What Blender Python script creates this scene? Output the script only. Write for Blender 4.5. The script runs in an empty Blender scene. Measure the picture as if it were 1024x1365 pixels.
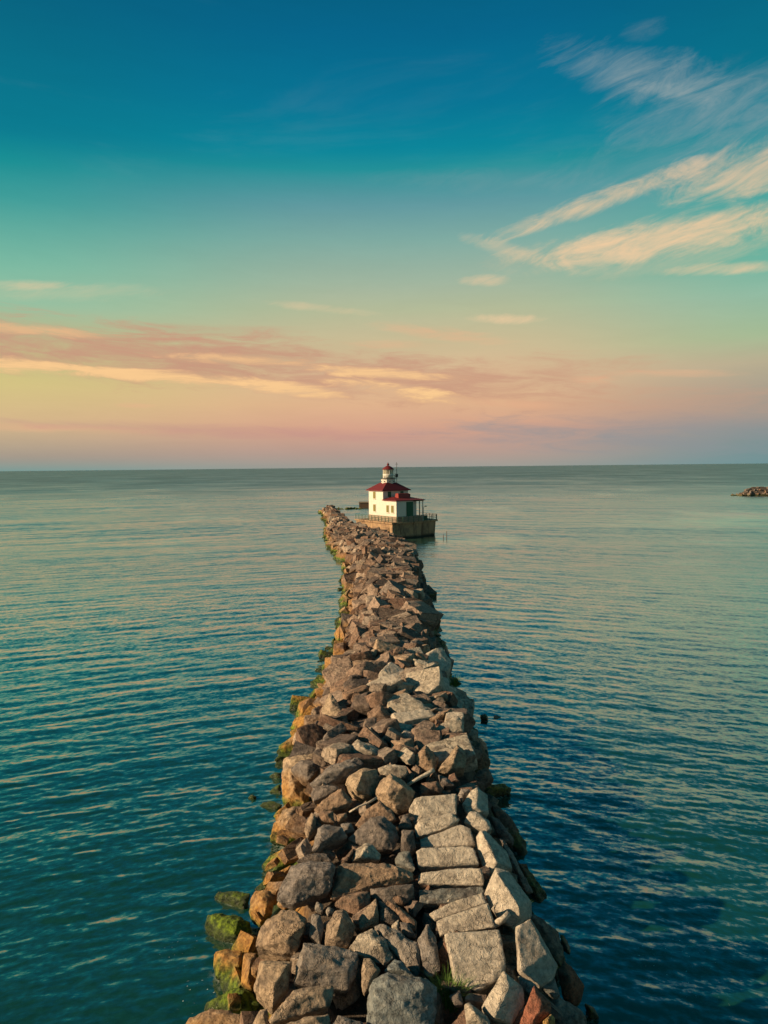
import bpy, bmesh, math, random
import numpy as np
from mathutils import Vector, Matrix, noise

random.seed(7); np.random.seed(7)
scene = bpy.context.scene
COL = scene.collection

# ------------------------------------------------------------------ camera
CAM_H = 14.0
cam_d = bpy.data.cameras.new('camera'); cam = bpy.data.objects.new('camera', cam_d); COL.objects.link(cam)
cam_d.sensor_fit = 'VERTICAL'; cam_d.sensor_height = 24.0; cam_d.lens = 964.0/1365.0*24.0
cam_d.clip_start = 0.1; cam_d.clip_end = 120000
cam.matrix_world = Matrix.Translation((0, 0, CAM_H)) @ Matrix.Rotation(math.pi/2 - 0.061902, 4, 'X') @ Matrix.Rotation(-0.010254, 4, 'Z')
scene.camera = cam

# ------------------------------------------------------------------ node helper
class S:
    """a node socket with arithmetic"""
    def __init__(self, nt, s): self.nt, self.s = nt, s
    def _m(self, op, *a, clamp=False):
        n = self.nt.nodes.new('ShaderNodeMath'); n.operation = op; n.use_clamp = clamp
        for i, v in enumerate((self,)+a):
            if isinstance(v, S): self.nt.links.new(v.s, n.inputs[i])
            else: n.inputs[i].default_value = v
        return S(self.nt, n.outputs[0])
    def __add__(self, o): return self._m('ADD', o)
    __radd__ = __add__
    def __sub__(self, o): return self._m('SUBTRACT', o)
    def __rsub__(self, o): return (self*-1.0)+o
    def __mul__(self, o): return self._m('MULTIPLY', o)
    __rmul__ = __mul__
    def __truediv__(self, o): return self._m('DIVIDE', o)
    def sat(self): return self._m('ADD', 0.0, clamp=True)
    def frac(self): return self._m('FRACT')
    def mx(self, o): return self._m('MAXIMUM', o)
    def step(self, a, b):
        n = self.nt.nodes.new('ShaderNodeMapRange'); n.interpolation_type = 'SMOOTHSTEP'
        self.nt.links.new(self.s, n.inputs[0]); n.inputs[1].default_value = a; n.inputs[2].default_value = b
        n.inputs[3].default_value = 0; n.inputs[4].default_value = 1
        return S(self.nt, n.outputs[0])
class G:
    def __init__(self, nt): self.nt = nt; nt.nodes.clear()
    def new(self, t): return self.nt.nodes.new(t)
    def link(self, a, b): self.nt.links.new(a.s if isinstance(a, S) else a, b)
    def xyz(self, x, y, z):
        n = self.new('ShaderNodeCombineXYZ')
        for i, v in enumerate((x, y, z)):
            if isinstance(v, S): self.link(v, n.inputs[i])
            else: n.inputs[i].default_value = v
        return S(self.nt, n.outputs[0])
    def sep(self, v):
        n = self.new('ShaderNodeSeparateXYZ'); self.link(v, n.inputs[0]); return [S(self.nt, o) for o in n.outputs]
    def noise(self, v, scale=1, detail=4, rough=.55, dist=0.0, out=0):
        n = self.new('ShaderNodeTexNoise'); self.link(v, n.inputs['Vector'])
        n.inputs['Scale'].default_value = scale; n.inputs['Detail'].default_value = detail
        n.inputs['Roughness'].default_value = rough; n.inputs['Distortion'].default_value = dist
        return S(self.nt, n.outputs[out])
    def vscale(self, v, sc):
        n = self.new('ShaderNodeMapping'); self.link(v, n.inputs['Vector']); n.inputs['Scale'].default_value = sc
        return S(self.nt, n.outputs[0])
    def mix(self, f, a, b, mode='MIX'):
        n = self.new('ShaderNodeMix'); n.data_type = 'RGBA'; n.blend_type = mode
        for i, v in ((0, f), (6, a), (7, b)):
            if isinstance(v, S): self.link(v, n.inputs[i])
            elif i == 0: n.inputs[0].default_value = v
            else: n.inputs[i].default_value = (*v, 1)
        return S(self.nt, n.outputs[2])
    def ramp(self, f, stops, interp='LINEAR'):
        n = self.new('ShaderNodeValToRGB'); self.link(f, n.inputs[0]); cr = n.color_ramp; cr.interpolation = interp
        while len(cr.elements) < len(stops): cr.elements.new(0.5)
        for e, (p, c) in zip(cr.elements, stops): e.position = p; e.color = (*c, 1)
        return S(self.nt, n.outputs[0])
    def bump(self, h, dist=.1, strength=1.0, normal=None):
        n = self.new('ShaderNodeBump'); self.link(h, n.inputs['Height']); n.inputs['Distance'].default_value = dist
        n.inputs['Strength'].default_value = strength
        if normal is not None: self.link(normal, n.inputs['Normal'])
        return S(self.nt, n.outputs[0])
    def principled(self, color, rough=.8, normal=None, spec=.5, metallic=0.0, ior=1.5):
        p = self.new('ShaderNodeBsdfPrincipled'); o = self.new('ShaderNodeOutputMaterial')
        for k, v in (('Base Color', color), ('Roughness', rough), ('Specular IOR Level', spec)):
            if isinstance(v, S): self.link(v, p.inputs[k])
            else: p.inputs[k].default_value = (*v, 1) if k == 'Base Color' else v
        p.inputs['Metallic'].default_value = metallic; p.inputs['IOR'].default_value = ior
        if normal is not None: self.link(normal, p.inputs['Normal'])
        self.link(p.outputs[0], o.inputs['Surface']); return p
    def position(self):
        return S(self.nt, self.new('ShaderNodeNewGeometry').outputs['Position'])
    def objco(self):
        return S(self.nt, self.new('ShaderNodeTexCoord').outputs['Object'])
def lin(r, g, b):
    f = lambda c: c/12.92 if c <= .04045 else ((c+.055)/1.055)**2.4
    return (f(r/255), f(g/255), f(b/255))

# ------------------------------------------------------------------ light: evening sky and low sun from the left
SUN_AZ = math.radians(-100.0)      # measured from +Y towards +X : left and a little behind the camera
SUN_EL = math.radians(21.0)
world = bpy.data.worlds.new('World'); scene.world = world; world.use_nodes = True
g = G(world.node_tree); nt = world.node_tree
tc = g.new('ShaderNodeTexCoord'); dirv = S(nt, tc.outputs['Generated'])
dx, dy, dz = g.sep(dirv)
el = dz._m('ARCSINE'); az = dx._m('ARCTAN2', dy)
hz = (el/1.5708).sat()
E = lambda deg: deg/90.0
center = [(E(0), lin(160,158,150)), (E(1.3), lin(188,158,145)), (E(2.9), lin(216,164,140)), (E(5), lin(228,182,142)), (E(7.2), lin(222,188,148)),
          (E(9.8), lin(205,190,150)), (E(12), lin(184,190,154)), (E(14), lin(163,184,160)), (E(17), lin(130,174,164)), (E(19.4), lin(98,156,162)),
          (E(21.8), lin(32,146,154)), (E(23), lin(4,136,156)), (E(25.8), lin(0,119,151)), (E(30), lin(0,103,141)), (E(34), lin(0,92,124)), (E(46), lin(0,74,92)), (E(90), lin(0,58,72))]
left = [(E(0), lin(125,158,153)), (E(1), lin(165,155,142)), (E(4), lin(218,186,140)), (E(7), lin(216,200,132)), (E(10.5), lin(192,190,140)),
        (E(13), lin(150,195,163)), (E(16), lin(120,188,164)), (E(20.5), lin(58,160,155)), (E(23), lin(10,146,150)), (E(25), lin(0,125,146)), (E(36), lin(0,92,124)), (E(52), lin(0,74,92)), (E(90), lin(0,58,72))]
right = [(E(0), lin(110,148,152)), (E(1.5), lin(118,147,150)), (E(3.2), lin(142,149,148)), (E(5.2), lin(165,156,142)), (E(8), lin(186,176,146)),
         (E(10), lin(165,190,150)), (E(13), lin(145,190,165)), (E(16), lin(97,180,160)), (E(21), lin(68,164,160)), (E(25), lin(20,135,152)), (E(29), lin(0,115,140)), (E(36), lin(0,94,124)), (E(52), lin(0,74,92)), (E(90), lin(0,58,72))]
left = [(p*.89 if p < .8 else p, c) for p, c in left]; right = [(p*.89 if p < .8 else p, c) for p, c in right]
cc, cl_, cr_ = g.ramp(hz, center), g.ramp(hz, left), g.ramp(hz, right)
side = dx/((dx*dx+dy*dy)._m('SQRT')+1e-4)
sky = g.mix((side*-1.0).step(.04, .52), cc, cl_)
sky = g.mix(side.step(.14, .52), sky, cr_)
# clouds, given as streaks in azimuth / elevation: (az, el, half length, half thickness, tilt, opacity, kind)
CLOUDS = [
(0.2877,0.3285,0.1015,0.011,0.2197,0.95,0),
(0.4576,0.3413,0.0784,0.0249,0.107,0.85,0),
(0.383,0.2807,0.1326,0.0203,0.0619,1,0),
(0.4116,0.3683,0.1306,0.046,0.0426,0.28,1),
(0.3788,0.2658,0.1609,0.0257,-0.0035,0.3,0),
(0.4516,0.2342,0.0636,0.0068,-0.0475,0.75,0),
(0.1825,0.2752,0.0611,0.0091,-0.3294,0.45,0),
(0.1379,0.2443,0.0259,0.0065,-0.0222,0.6,0),
(0.1688,0.1947,0.0376,0.0057,-0.0556,0.75,0),
(0.0822,0.1783,0.0759,0.0088,-0.1408,0.7,4),
(0.3069,0.2598,0.063,0.0062,-0.0053,0.5,0),
(0.3319,0.4579,0.0851,0.0247,-0.2806,0.8,1),
(0.4024,0.4081,0.096,0.0335,-0.0343,0.32,1),
(0.3385,0.4971,0.0238,0.0098,0.0424,0.4,1),
(0.4524,0.3995,0.0545,0.0438,-0.0413,0.3,1),
(0.3631,0.4369,0.0411,0.0067,-0.3116,0.8,1),
(-0.3888,0.1511,0.2758,0.0328,-0.0538,0.95,2),
(-0.0922,0.1316,0.2654,0.0297,-0.1097,0.85,2),
(0.1326,0.1168,0.147,0.0238,0.0417,0.7,2),
(0.3815,0.075,0.2083,0.0245,-0.0408,0.35,2),
(-0.2785,0.1803,0.1167,0.0075,0.0197,0.35,2),
(-0.4242,0.1256,0.1252,0.0073,-0.011,1,3),
(-0.3269,0.1219,0.1138,0.0066,-0.0774,0.9,3),
(-0.1433,0.1095,0.071,0.008,-0.1124,0.9,3),
(-0.0155,0.1284,0.0872,0.006,-0.0745,0.85,3),
(0.0253,0.1028,0.0769,0.0091,-0.1636,1,3),
(-0.1825,0.1446,0.0904,0.0059,-0.0348,0.6,3),
(-0.431,0.1721,0.0782,0.0071,-0.0061,0.5,3),
(0.1678,0.084,0.0595,0.007,-0.072,0.7,4),
(0.28,0.1118,0.0236,0.0058,-0.0541,0.6,4),
(-0.3281,0.0827,0.0223,0.0038,0.0057,0.8,4),
(0.381,0.1145,0.0772,0.0047,-0.053,0.5,4),
(0.0208,0.1647,0.0613,0.0059,-0.0281,0.5,4),
(-0.4521,0.0533,0.1605,0.0055,-0.0203,0.6,4),
(-0.1846,0.0492,0.2661,0.0091,-0.0354,0.55,5),
(0.346,0.038,0.266,0.025,-0.04,0.75,6),
(-0.4458,0.2234,0.0511,0.0052,0.0762,0.4,0),
(-0.4038,0.2184,0.0897,0.0088,0.0949,0.25,0),
(0.1332,0.3643,0.1073,0.0119,-0.0501,0.18,1),
(-0.0909,0.2136,0.0609,0.0048,-0.0895,0.35,0),
]
flat = g.noise(g.xyz(az*9.0, el*55.0+az*2.0, 0.0), 1.0, 8, .66, .8)
ca, sa = math.cos(.27), math.sin(.27)
tilt = g.noise(g.xyz((az*ca+el*sa)*9.0, (el*ca-az*sa)*34.0, 3.0), 1.0, 8, .68, 1.1)
KC = {0: lin(246,208,164), 1: lin(152,168,170), 2: lin(204,155,128), 3: lin(254,206,146), 4: lin(236,182,142), 5: lin(192,142,138), 6: lin(140,146,150)}
fine = g.noise(g.xyz(az*34.0+el*20.0, el*190.0, 5.0), 1.0, 5, .65, .6); fine2 = g.noise(g.xyz((az*ca+el*sa)*30.0, (el*ca-az*sa)*130.0, 7.0), 1.0, 5, .65, .9)
flat = flat*.78+fine*.22; tilt = tilt*.8+fine2*.2
wisp = g.noise(g.xyz(az*2.2, el*9.0, 9.0), 1.0, 6, .6, .8)
sky = g.mix(wisp.step(.52, .72)*.05*el.step(.02, .2), sky, g.mix(el.step(.1, .3), KC[4], KC[1]))
for (a0, e0, la, lb, th, op, k) in CLOUDS:
    c_, s_ = math.cos(th), math.sin(th)
    da, de = az-a0, el-e0
    u = (da*c_+de*s_)/(la*1.12); v = (de*c_-da*s_)/lb
    nz = tilt if k in (0, 1) else flat
    q, nn, bi, lo, hi = {0: (.55, 3.4, .88, -.2, 1.5), 1: (.55, 3.4, .8, -.25, 1.8), 2: (.55, 4.2, 1.05, -.1, 1.5), 3: (.6, 6.2, 1.08, .0, 1.45)}.get(k, (.6, 3.4, .8, -.2, 1.5))
    m = ((u*u+v*v)*-q + (nz-.5)*nn + bi).step(lo, hi)*op
    sky = g.mix(m, sky, KC[k])
hzv = flat*.10+wisp*.10+.90
sky = g.mix(1.0, sky, g.xyz(hzv, hzv, hzv), 'MULTIPLY')
bg = g.new('ShaderNodeBackground'); g.link(sky, bg.inputs[0]); bg.inputs[1].default_value = 0.625
nish = g.new('ShaderNodeTexSky'); nish.sky_type = 'NISHITA'; nish.sun_disc = False
nish.sun_elevation = SUN_EL; nish.sun_rotation = SUN_AZ
bg2 = g.new('ShaderNodeBackground'); g.link(nish.outputs[0], bg2.inputs[0]); bg2.inputs[1].default_value = 0.0015
add = g.new('ShaderNodeAddShader'); g.link(bg.outputs[0], add.inputs[0]); g.link(bg2.outputs[0], add.inputs[1])
wo = g.new('ShaderNodeOutputWorld'); g.link(add.outputs[0], wo.inputs[0])
world.cycles.sampling_method = 'MANUAL'; world.cycles.sample_map_resolution = 512

sun_d = bpy.data.lights.new('sun', 'SUN'); sun = bpy.data.objects.new('sun', sun_d); COL.objects.link(sun)
sun_d.energy = 5.0; sun_d.angle = math.radians(0.6); sun_d.color = (1.0, .72, .42)
to_sun = Vector((math.sin(SUN_AZ)*math.cos(SUN_EL), math.cos(SUN_AZ)*math.cos(SUN_EL), math.sin(SUN_EL)))
sun.rotation_euler = to_sun.to_track_quat('Z', 'Y').to_euler()
vs = scene.view_settings; vs.view_transform = 'Standard'; vs.look = 'None'; vs.exposure = 0.6; vs.gamma = 1.0; vs.use_curve_mapping = False

# ------------------------------------------------------------------ object helpers
def tag(o, label=None, cat=None, group=None, kind=None):
    if label: o['label'] = label
    if cat: o['category'] = cat
    if group: o['group'] = group
    if kind: o['kind'] = kind
    return o
def empty(name, loc=(0, 0, 0), rz=0.0):
    o = bpy.data.objects.new(name, None); COL.objects.link(o); o.location = loc; o.rotation_euler = (0, 0, rz); o.empty_display_size = .3
    return o
def link(name, me, mat=None, parent=None):
    if mat is not None and not me.materials: me.materials.append(mat)
    o = bpy.data.objects.new(name, me); COL.objects.link(o)
    if parent is not None: o.parent = parent
    return o
def obj(name, bm, mat, parent=None, smooth=False):
    me = bpy.data.meshes.new(name); bm.normal_update(); bm.to_mesh(me); bm.free()
    if smooth: me.polygons.foreach_set('use_smooth', [True]*len(me.polygons))
    return link(name, me, mat, parent)
def np_mesh(name, V, Fq):
    me = bpy.data.meshes.new(name); n = Fq.shape[1]
    me.vertices.add(len(V)); me.vertices.foreach_set('co', np.ascontiguousarray(V, dtype=np.float32).ravel())
    me.loops.add(Fq.size); me.loops.foreach_set('vertex_index', Fq.astype(np.int32).ravel())
    me.polygons.add(len(Fq)); me.polygons.foreach_set('loop_start', np.arange(0, Fq.size, n, dtype=np.int32))
    me.polygons.foreach_set('use_smooth', np.ones(len(Fq), dtype=bool)); me.update(calc_edges=True)
    return me
def mat(name):
    m = bpy.data.materials.new(name); m.use_nodes = True; return m, G(m.node_tree)
def box(bm, x0, x1, y0, y1, z0, z1, bevel=0.0):
    v = [bm.verts.new(p) for p in ((x0,y0,z0),(x1,y0,z0),(x1,y1,z0),(x0,y1,z0),(x0,y0,z1),(x1,y0,z1),(x1,y1,z1),(x0,y1,z1))]
    fs = [bm.faces.new([v[i] for i in q]) for q in ((3,2,1,0),(4,5,6,7),(0,1,5,4),(1,2,6,5),(2,3,7,6),(3,0,4,7))]
    if bevel: bmesh.ops.bevel(bm, geom=list({e for f in fs for e in f.edges}), offset=bevel, segments=1, affect='EDGES')
    return bm
def B(*a, **k): return box(bmesh.new(), *a, **k)
def prism(poly, z0, z1, poly2=None):
    bm = bmesh.new(); p2 = poly2 or poly
    a = [bm.verts.new((x, y, z0)) for x, y in poly]; b = [bm.verts.new((x, y, z1)) for x, y in p2]
    n = len(poly); bm.faces.new(a[::-1]); bm.faces.new(b)
    for i in range(n): bm.faces.new((a[i], a[(i+1) % n], b[(i+1) % n], b[i]))
    return bm
def lathe(prof, n=24, cx=0, cy=0):
    bm = bmesh.new(); rings = []
    for r, z in prof: rings.append([bm.verts.new((cx+r*math.cos(2*math.pi*k/n), cy+r*math.sin(2*math.pi*k/n), z)) for k in range(n)])
    for A, C in zip(rings, rings[1:]):
        for k in range(n): bm.faces.new((A[k], A[(k+1) % n], C[(k+1) % n], C[k]))
    bm.faces.new(rings[0][::-1]); bm.faces.new(rings[-1]); return bm
def tube(path, radii, n=8, bm=None):
    bm = bm or bmesh.new(); rings = []
    for i, p in enumerate(path):
        p = Vector(p); d = (Vector(path[min(i+1, len(path)-1)])-Vector(path[max(i-1, 0)])).normalized()
        a = d.orthogonal().normalized(); b = d.cross(a)
        rings.append([bm.verts.new(p+(a*math.cos(2*math.pi*k/n)+b*math.sin(2*math.pi*k/n))*radii[i]) for k in range(n)])
    for A, C in zip(rings, rings[1:]):
        for k in range(n): bm.faces.new((A[k], A[(k+1) % n], C[(k+1) % n], C[k]))
    bm.faces.new(rings[0][::-1]); bm.faces.new(rings[-1]); return bm

# ------------------------------------------------------------------ water: one sheet from behind the camera to the horizon
def graded(start, fine_to, step, grow, end):
    out = [start]; s = step
    while out[-1] < end:
        if out[-1] > fine_to: s = s*(1+grow)
        out.append(out[-1]+s)
    return out
def graded2(start, segs):
    out = [start]; s = segs[0][1]
    for to, st, grow in segs:
        s = max(s, st)
        while out[-1] < to: out.append(out[-1]+s); s *= 1+grow
    return out
ys = np.array([-20000, -4000, -900, -220, -70, -30, -12, 0, 6]+graded2(9.0, [(30, .085, 0), (320, .085, .0058), (60000, .1, .03)]))
xp = graded2(0.0, [(16, .17, 0), (220, .17, .021), (60000, .1, .05)])
xs = np.array([-v for v in xp[:0:-1]]+xp)
X, Y = np.meshgrid(xs, ys)
sx = np.gradient(xs)[None, :]; sy = np.gradient(ys)[:, None]
sp = np.maximum(sx*.4, sy)*np.ones_like(X)
print('water grid', X.shape)
Yw = Y+.42*np.sqrt(X*X+60.0)
Zw = np.zeros_like(X)
for i in range(130):
    wl = math.exp(random.uniform(math.log(.24), math.log(.75))) if i < 60 else (math.exp(random.uniform(math.log(.75), math.log(2.6))) if i < 118 else random.uniform(3, 11))
    th = random.gauss(0, .5 if wl < .75 else (.5 if wl < 2 else .26))+.05; k = 2*math.pi/wl
    slope = .0195 if wl < .5 else .0165 if wl < .75 else (.0078 if wl < 3.0 else .0045)
    amp = slope/k*np.clip(wl/(2.6*sp)-1.0, 0, 1)
    ph = k*(math.sin(th)*X+math.cos(th)*Yw)+random.uniform(0, 6.28)
    Zw += amp*(np.sin(ph)+.22*np.sin(2*ph+1.57))
Zw *= (Y > 5)
ny, nx = X.shape
idx = np.arange(nx*ny).reshape(ny, nx)
quads = np.stack([idx[:-1, :-1], idx[:-1, 1:], idx[1:, 1:], idx[1:, :-1]], -1).reshape(-1, 4)
WATER, g = mat('water')
P = g.position(); px, py, pz = g.sep(P)
warp = py + ((px*px+60.0)._m('SQRT'))*.42
wc = g.xyz(px*.42, warp, 0.0)
calm = g.noise(g.xyz(px*.011, warp*.022, 2.0), 1.0, 4, .55)
gust = calm.step(.40, .62)
def slopes(v, scale, detail, seed):
    n = g.noise(g.xyz(px*v, warp, seed), scale, detail, .6, out=1); a, b, c = g.sep(n); return a-.5, b-.5
far = (py/160.0).sat()
ax_, ay_ = slopes(.55, 6.0, 5, 1.0); bx_, by_ = slopes(.40, 1.2, 3, 2.0); cx_, cy_ = slopes(.30, .4, 2, 3.0)
def blob(x, y, rx, ry): return (((px-x)/rx)._m('POWER', 2.0)+((py-y)/ry)._m('POWER', 2.0)).step(.0, 1.0)*-1.0+1.0
sn = g.noise(g.xyz(px*.045, py*.028, 8.0), 1.0, 7, .66, .6)
slick = ((blob(15, 140, 16, 30)+blob(30, 235, 20, 46)*.8+blob(95, 180, 55, 44)+blob(75, 128, 22, 18)*.6+blob(-50, 141, 22, 12)*.8+blob(-40, 205, 40, 22)*.7).sat()*.55+(sn-.5)*3.4).step(.10, 1.15)
k = (gust*-.45+1.15)*(slick*-.55+1.0)
dx_, dy_ = slopes(.16, .12, 3, 6.0); ex_, ey_ = slopes(.12, .038, 3, 7.0)
ny_ = (ay_*(far*-.16+.48)+by_*(far*.16+.18)+cy_*(far*.18)+dy_*py.step(50.0, 180.0)*.34+ey_*py.step(180.0, 600.0)*.30)*k-far*.06
nx_ = (ax_*.40+bx_*.12+cx_*(far*.1))*k
geo = g.new('ShaderNodeNewGeometry'); va = g.new('ShaderNodeVectorMath'); va.operation = 'ADD'
g.link(geo.outputs['Normal'], va.inputs[0]); g.link(g.xyz(nx_, ny_, 0.0), va.inputs[1])
vn = g.new('ShaderNodeVectorMath'); vn.operation = 'NORMALIZE'; g.link(va.outputs[0], vn.inputs[0])
base = g.mix(g.noise(g.xyz(px*.05, py*.05, 0.0), 1.0, 3).step(.35, .7), (.005, .044, .029), (.007, .058, .037))
gf_ = g.noise(g.xyz(px*.012, py*.007, 4.0), 1.0, 7, .68, .3).step(.36, .64)
rgh = py.step(22.0, 110.0)*.17+py.step(110.0, 700.0)*(gf_*.16+.10)+py.step(350.0, 1200.0)*.07+.05
rgh = rgh*(slick*-.45+1.0)
spk = g.noise(P, 13.0, 2, .5).step(.70, .74)
fm = (blob(8.2, 19.6, 1.6, 2.2)*.9+blob(-5.0, 18.4, .8, .9)+blob(-6.1, 20.3, .7, 1.0)*.8+blob(4.6, 16.2, .9, 1.2)).sat()
base = g.mix(spk*fm, base, (.75, .8, .8))
ao = g.new('ShaderNodeAmbientOcclusion'); ao.samples = 6; ao.inputs['Distance'].default_value = .8
lap = (S(g.nt, ao.outputs['AO']).step(.30, .72)*-1.0+1.0)*g.noise(g.xyz(px, py, 0.0), 5.5, 6, .7).step(.45, .58)
base = g.mix(lap*.7, base, (.42, .50, .47))
pr = g.principled(base, rgh, vn.outputs[0], ior=1.6)
pr.inputs['Coat Weight'].default_value = 1.0; pr.inputs['Coat IOR'].default_value = 1.9; g.link(rgh, pr.inputs['Coat Roughness']); g.link(vn.outputs[0], pr.inputs['Coat Normal'])
link('water', np_mesh('water', np.stack([X, Y, Zw], -1).reshape(-1, 3), quads), WATER)['kind'] = 'structure'

# ------------------------------------------------------------------ stone materials
def rock(name, stops, speck=0.0, streak=.5, moss=0.0, stain=1.0, contrast=1.0):
    m, g = mat(name)
    geo = g.new('ShaderNodeNewGeometry'); P = S(g.nt, geo.outputs['Position'])
    rnd = (S(g.nt, geo.outputs['Random Per Island'])+S(g.nt, g.new('ShaderNodeObjectInfo').outputs['Random'])).frac()
    oc = g.objco(); px, py, pz = g.sep(P)
    n0 = g.noise(P, .55, 3, .5); n1 = g.noise(P, 1.7, 7, .6, .4); n2 = g.noise(P, 6.5, 8, .68); n3 = g.noise(P, 30.0, 3, .6)
    st = g.noise(g.vscale(oc, (1.2, 1.2, 9.0)), 1.4, 6, .6, .5)
    col = g.ramp(rnd, stops)
    col = g.mix(n1.step(.50, .66)*.7*contrast, col, (.050, .040, .038))
    col = g.mix(st.step(.50, .66)*streak, col, (.33, .265, .20))
    crk = g.new('ShaderNodeTexVoronoi'); crk.feature = 'DISTANCE_TO_EDGE'; crk.inputs['Scale'].default_value = 1.15
    wv = g.new('ShaderNodeVectorMath'); wv.operation = 'ADD'; g.link(P, wv.inputs[0]); g.link(g.noise(P, 2.2, 4, .6, out=1), wv.inputs[1]); g.link(wv.outputs[0], crk.inputs['Vector'])
    crack = (S(g.nt, crk.outputs['Distance']).step(.004, .03)*-1.0+1.0)*n0.step(.42, .55)
    val = n2.step(.26, .74)*1.15*contrast+(1.16-.55*contrast)+(n3-.5)*.8+(n1-.5)*1.1-crack*(.35 if contrast > .9 else .12)
    col = g.mix(1.0, col, g.xyz(val, val, val), 'MULTIPLY')
    if speck: col = g.mix(g.noise(P, 9.0, 7, .75).step(.56, .70)*speck, col, (.50, .50, .48))
    zz = pz+(n1-.5)*1.3+(n2-.5)*.5+(n0-.5)*2.2+.1
    sidef = px.step(-2.5, .5)
    ochre = g.mix(n2.step(.35, .65), (.22, .10, .026), (.46, .25, .058))
    rust = g.mix(n2.step(.35, .65), (.06, .030, .018), (.17, .085, .035))
    f = (zz.step(.75, 1.75)*-1.0+1.0)*stain*(sidef*-.35+1.0)*(py.step(38.0, 85.0)*-.5+1.0)
    col = g.mix(f*(n1.step(.30, .55)*.45+.50), col, g.mix(sidef, ochre, rust))  # waterline algae stain; its strength also paints golden light on the left edges
    green = g.mix(n2.step(.38, .66), (.020, .055, .006), (.16, .26, .014))
    gf = (pz+(n1-.5)*.9+(n2-.5)*.5).step(.30+moss, .72+moss)*-1.0+1.0
    col = g.mix(gf*(sidef*-.5+.95), col, green)
    wet = (pz+(n1-.5)*.35).step(.10, .42)
    col = g.mix(wet*-.72+.72, col, (.006, .012, .008))
    h = n1*.6+n2*.7+st*.5+n3*.16-crack*.25
    g.principled(col, wet*.55+.33, g.bump(h, .16, 1.0), spec=.35)
    return m
R_ = dict(
 warm=rock('stone_warm', [(0, (.26,.19,.135)), (.5, (.33,.25,.175)), (1, (.22,.17,.135))], streak=.35),
 grey=rock('stone_grey', [(0, (.19,.165,.15)), (.5, (.25,.22,.195)), (1, (.16,.142,.138))], speck=.25, streak=.25),
 dark=rock('stone_dark', [(0, (.13,.108,.098)), (.5, (.16,.135,.122)), (1, (.115,.10,.098))], speck=.12, streak=.12),
 blue=rock('stone_blue_grey', [(0, (.15,.17,.175)), (1, (.18,.195,.195))], speck=.55, streak=.12),
 bluegrey=rock('stone_slate', [(0, (.15,.155,.15)), (1, (.19,.19,.175))], speck=.2, streak=.25),
 brown=rock('stone_brown', [(0, (.19,.115,.078)), (.5, (.23,.15,.105)), (1, (.15,.095,.072))], streak=.25),
 tan=rock('stone_tan', [(0, (.30,.205,.135)), (.5, (.25,.165,.115)), (1, (.34,.25,.175))], streak=.35),
 pale=rock('stone_pale', [(0, (.36,.31,.25)), (1, (.42,.36,.29))], streak=.3),
 red=rock('stone_red', [(0, (.26,.10,.062)), (1, (.22,.085,.055))], streak=.1),
 ochre=rock('stone_ochre', [(0, (.40,.24,.085)), (1, (.36,.20,.07))], streak=.1),
 block=rock('stone_cut', [(0, (.42,.37,.31)), (.5, (.47,.41,.34)), (1, (.37,.33,.285))], speck=.0, streak=.35, contrast=.72),
 moss=rock('stone_mossy', [(0, (.30,.17,.05)), (1, (.22,.14,.05))], streak=.1, moss=.42),
)
RANDOM = rock('stone_mixed', [(0, (.125,.07,.05)), (.2, (.20,.13,.095)), (.36, (.075,.058,.055)), (.55, (.26,.19,.15)), (.72, (.13,.075,.056)), (.86, (.36,.285,.225)), (1, (.12,.10,.095))], speck=.1, streak=.3)
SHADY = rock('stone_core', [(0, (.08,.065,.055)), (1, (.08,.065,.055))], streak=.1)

# ------------------------------------------------------------------ stone shapes
_tmp = bpy.data.objects.new('tmp', bpy.data.meshes.new('tmp')); COL.objects.link(_tmp)
_rm = _tmp.modifiers.new('r', 'REMESH'); _rm.mode = 'VOXEL'; _rm.adaptivity = 0.0
def stone_hull(pts, seed, chips, lo_chip):
    rs = random.Random(seed)
    pts = [Vector(p) for p in pts]
    c = sum(pts, Vector())/len(pts); size = max((p-c).length for p in pts)
    bm = bmesh.new()
    for p in pts: bm.verts.new(p-c)
    bmesh.ops.convex_hull(bm, input=list(bm.verts), use_existing_faces=False)
    for _ in range(chips):
        d = Vector((rs.gauss(0, 1), rs.gauss(0, 1), rs.gauss(0, 1))).normalized()
        sup = max(v.co.dot(d) for v in bm.verts)
        bmesh.ops.bisect_plane(bm, geom=list(bm.verts)+list(bm.edges)+list(bm.faces), plane_co=d*sup*rs.uniform(lo_chip, .95), plane_no=d, clear_outer=True)
        co = [v.co.copy() for v in bm.verts]; bm.free(); bm = bmesh.new()
        for p in co: bm.verts.new(p)
        bmesh.ops.convex_hull(bm, input=list(bm.verts), use_existing_faces=False)
    bmesh.ops.delete(bm, geom=[v for v in bm.verts if not v.link_faces], context='VERTS')
    bmesh.ops.recalc_face_normals(bm, faces=bm.faces)
    return bm, c, size, rs
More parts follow.
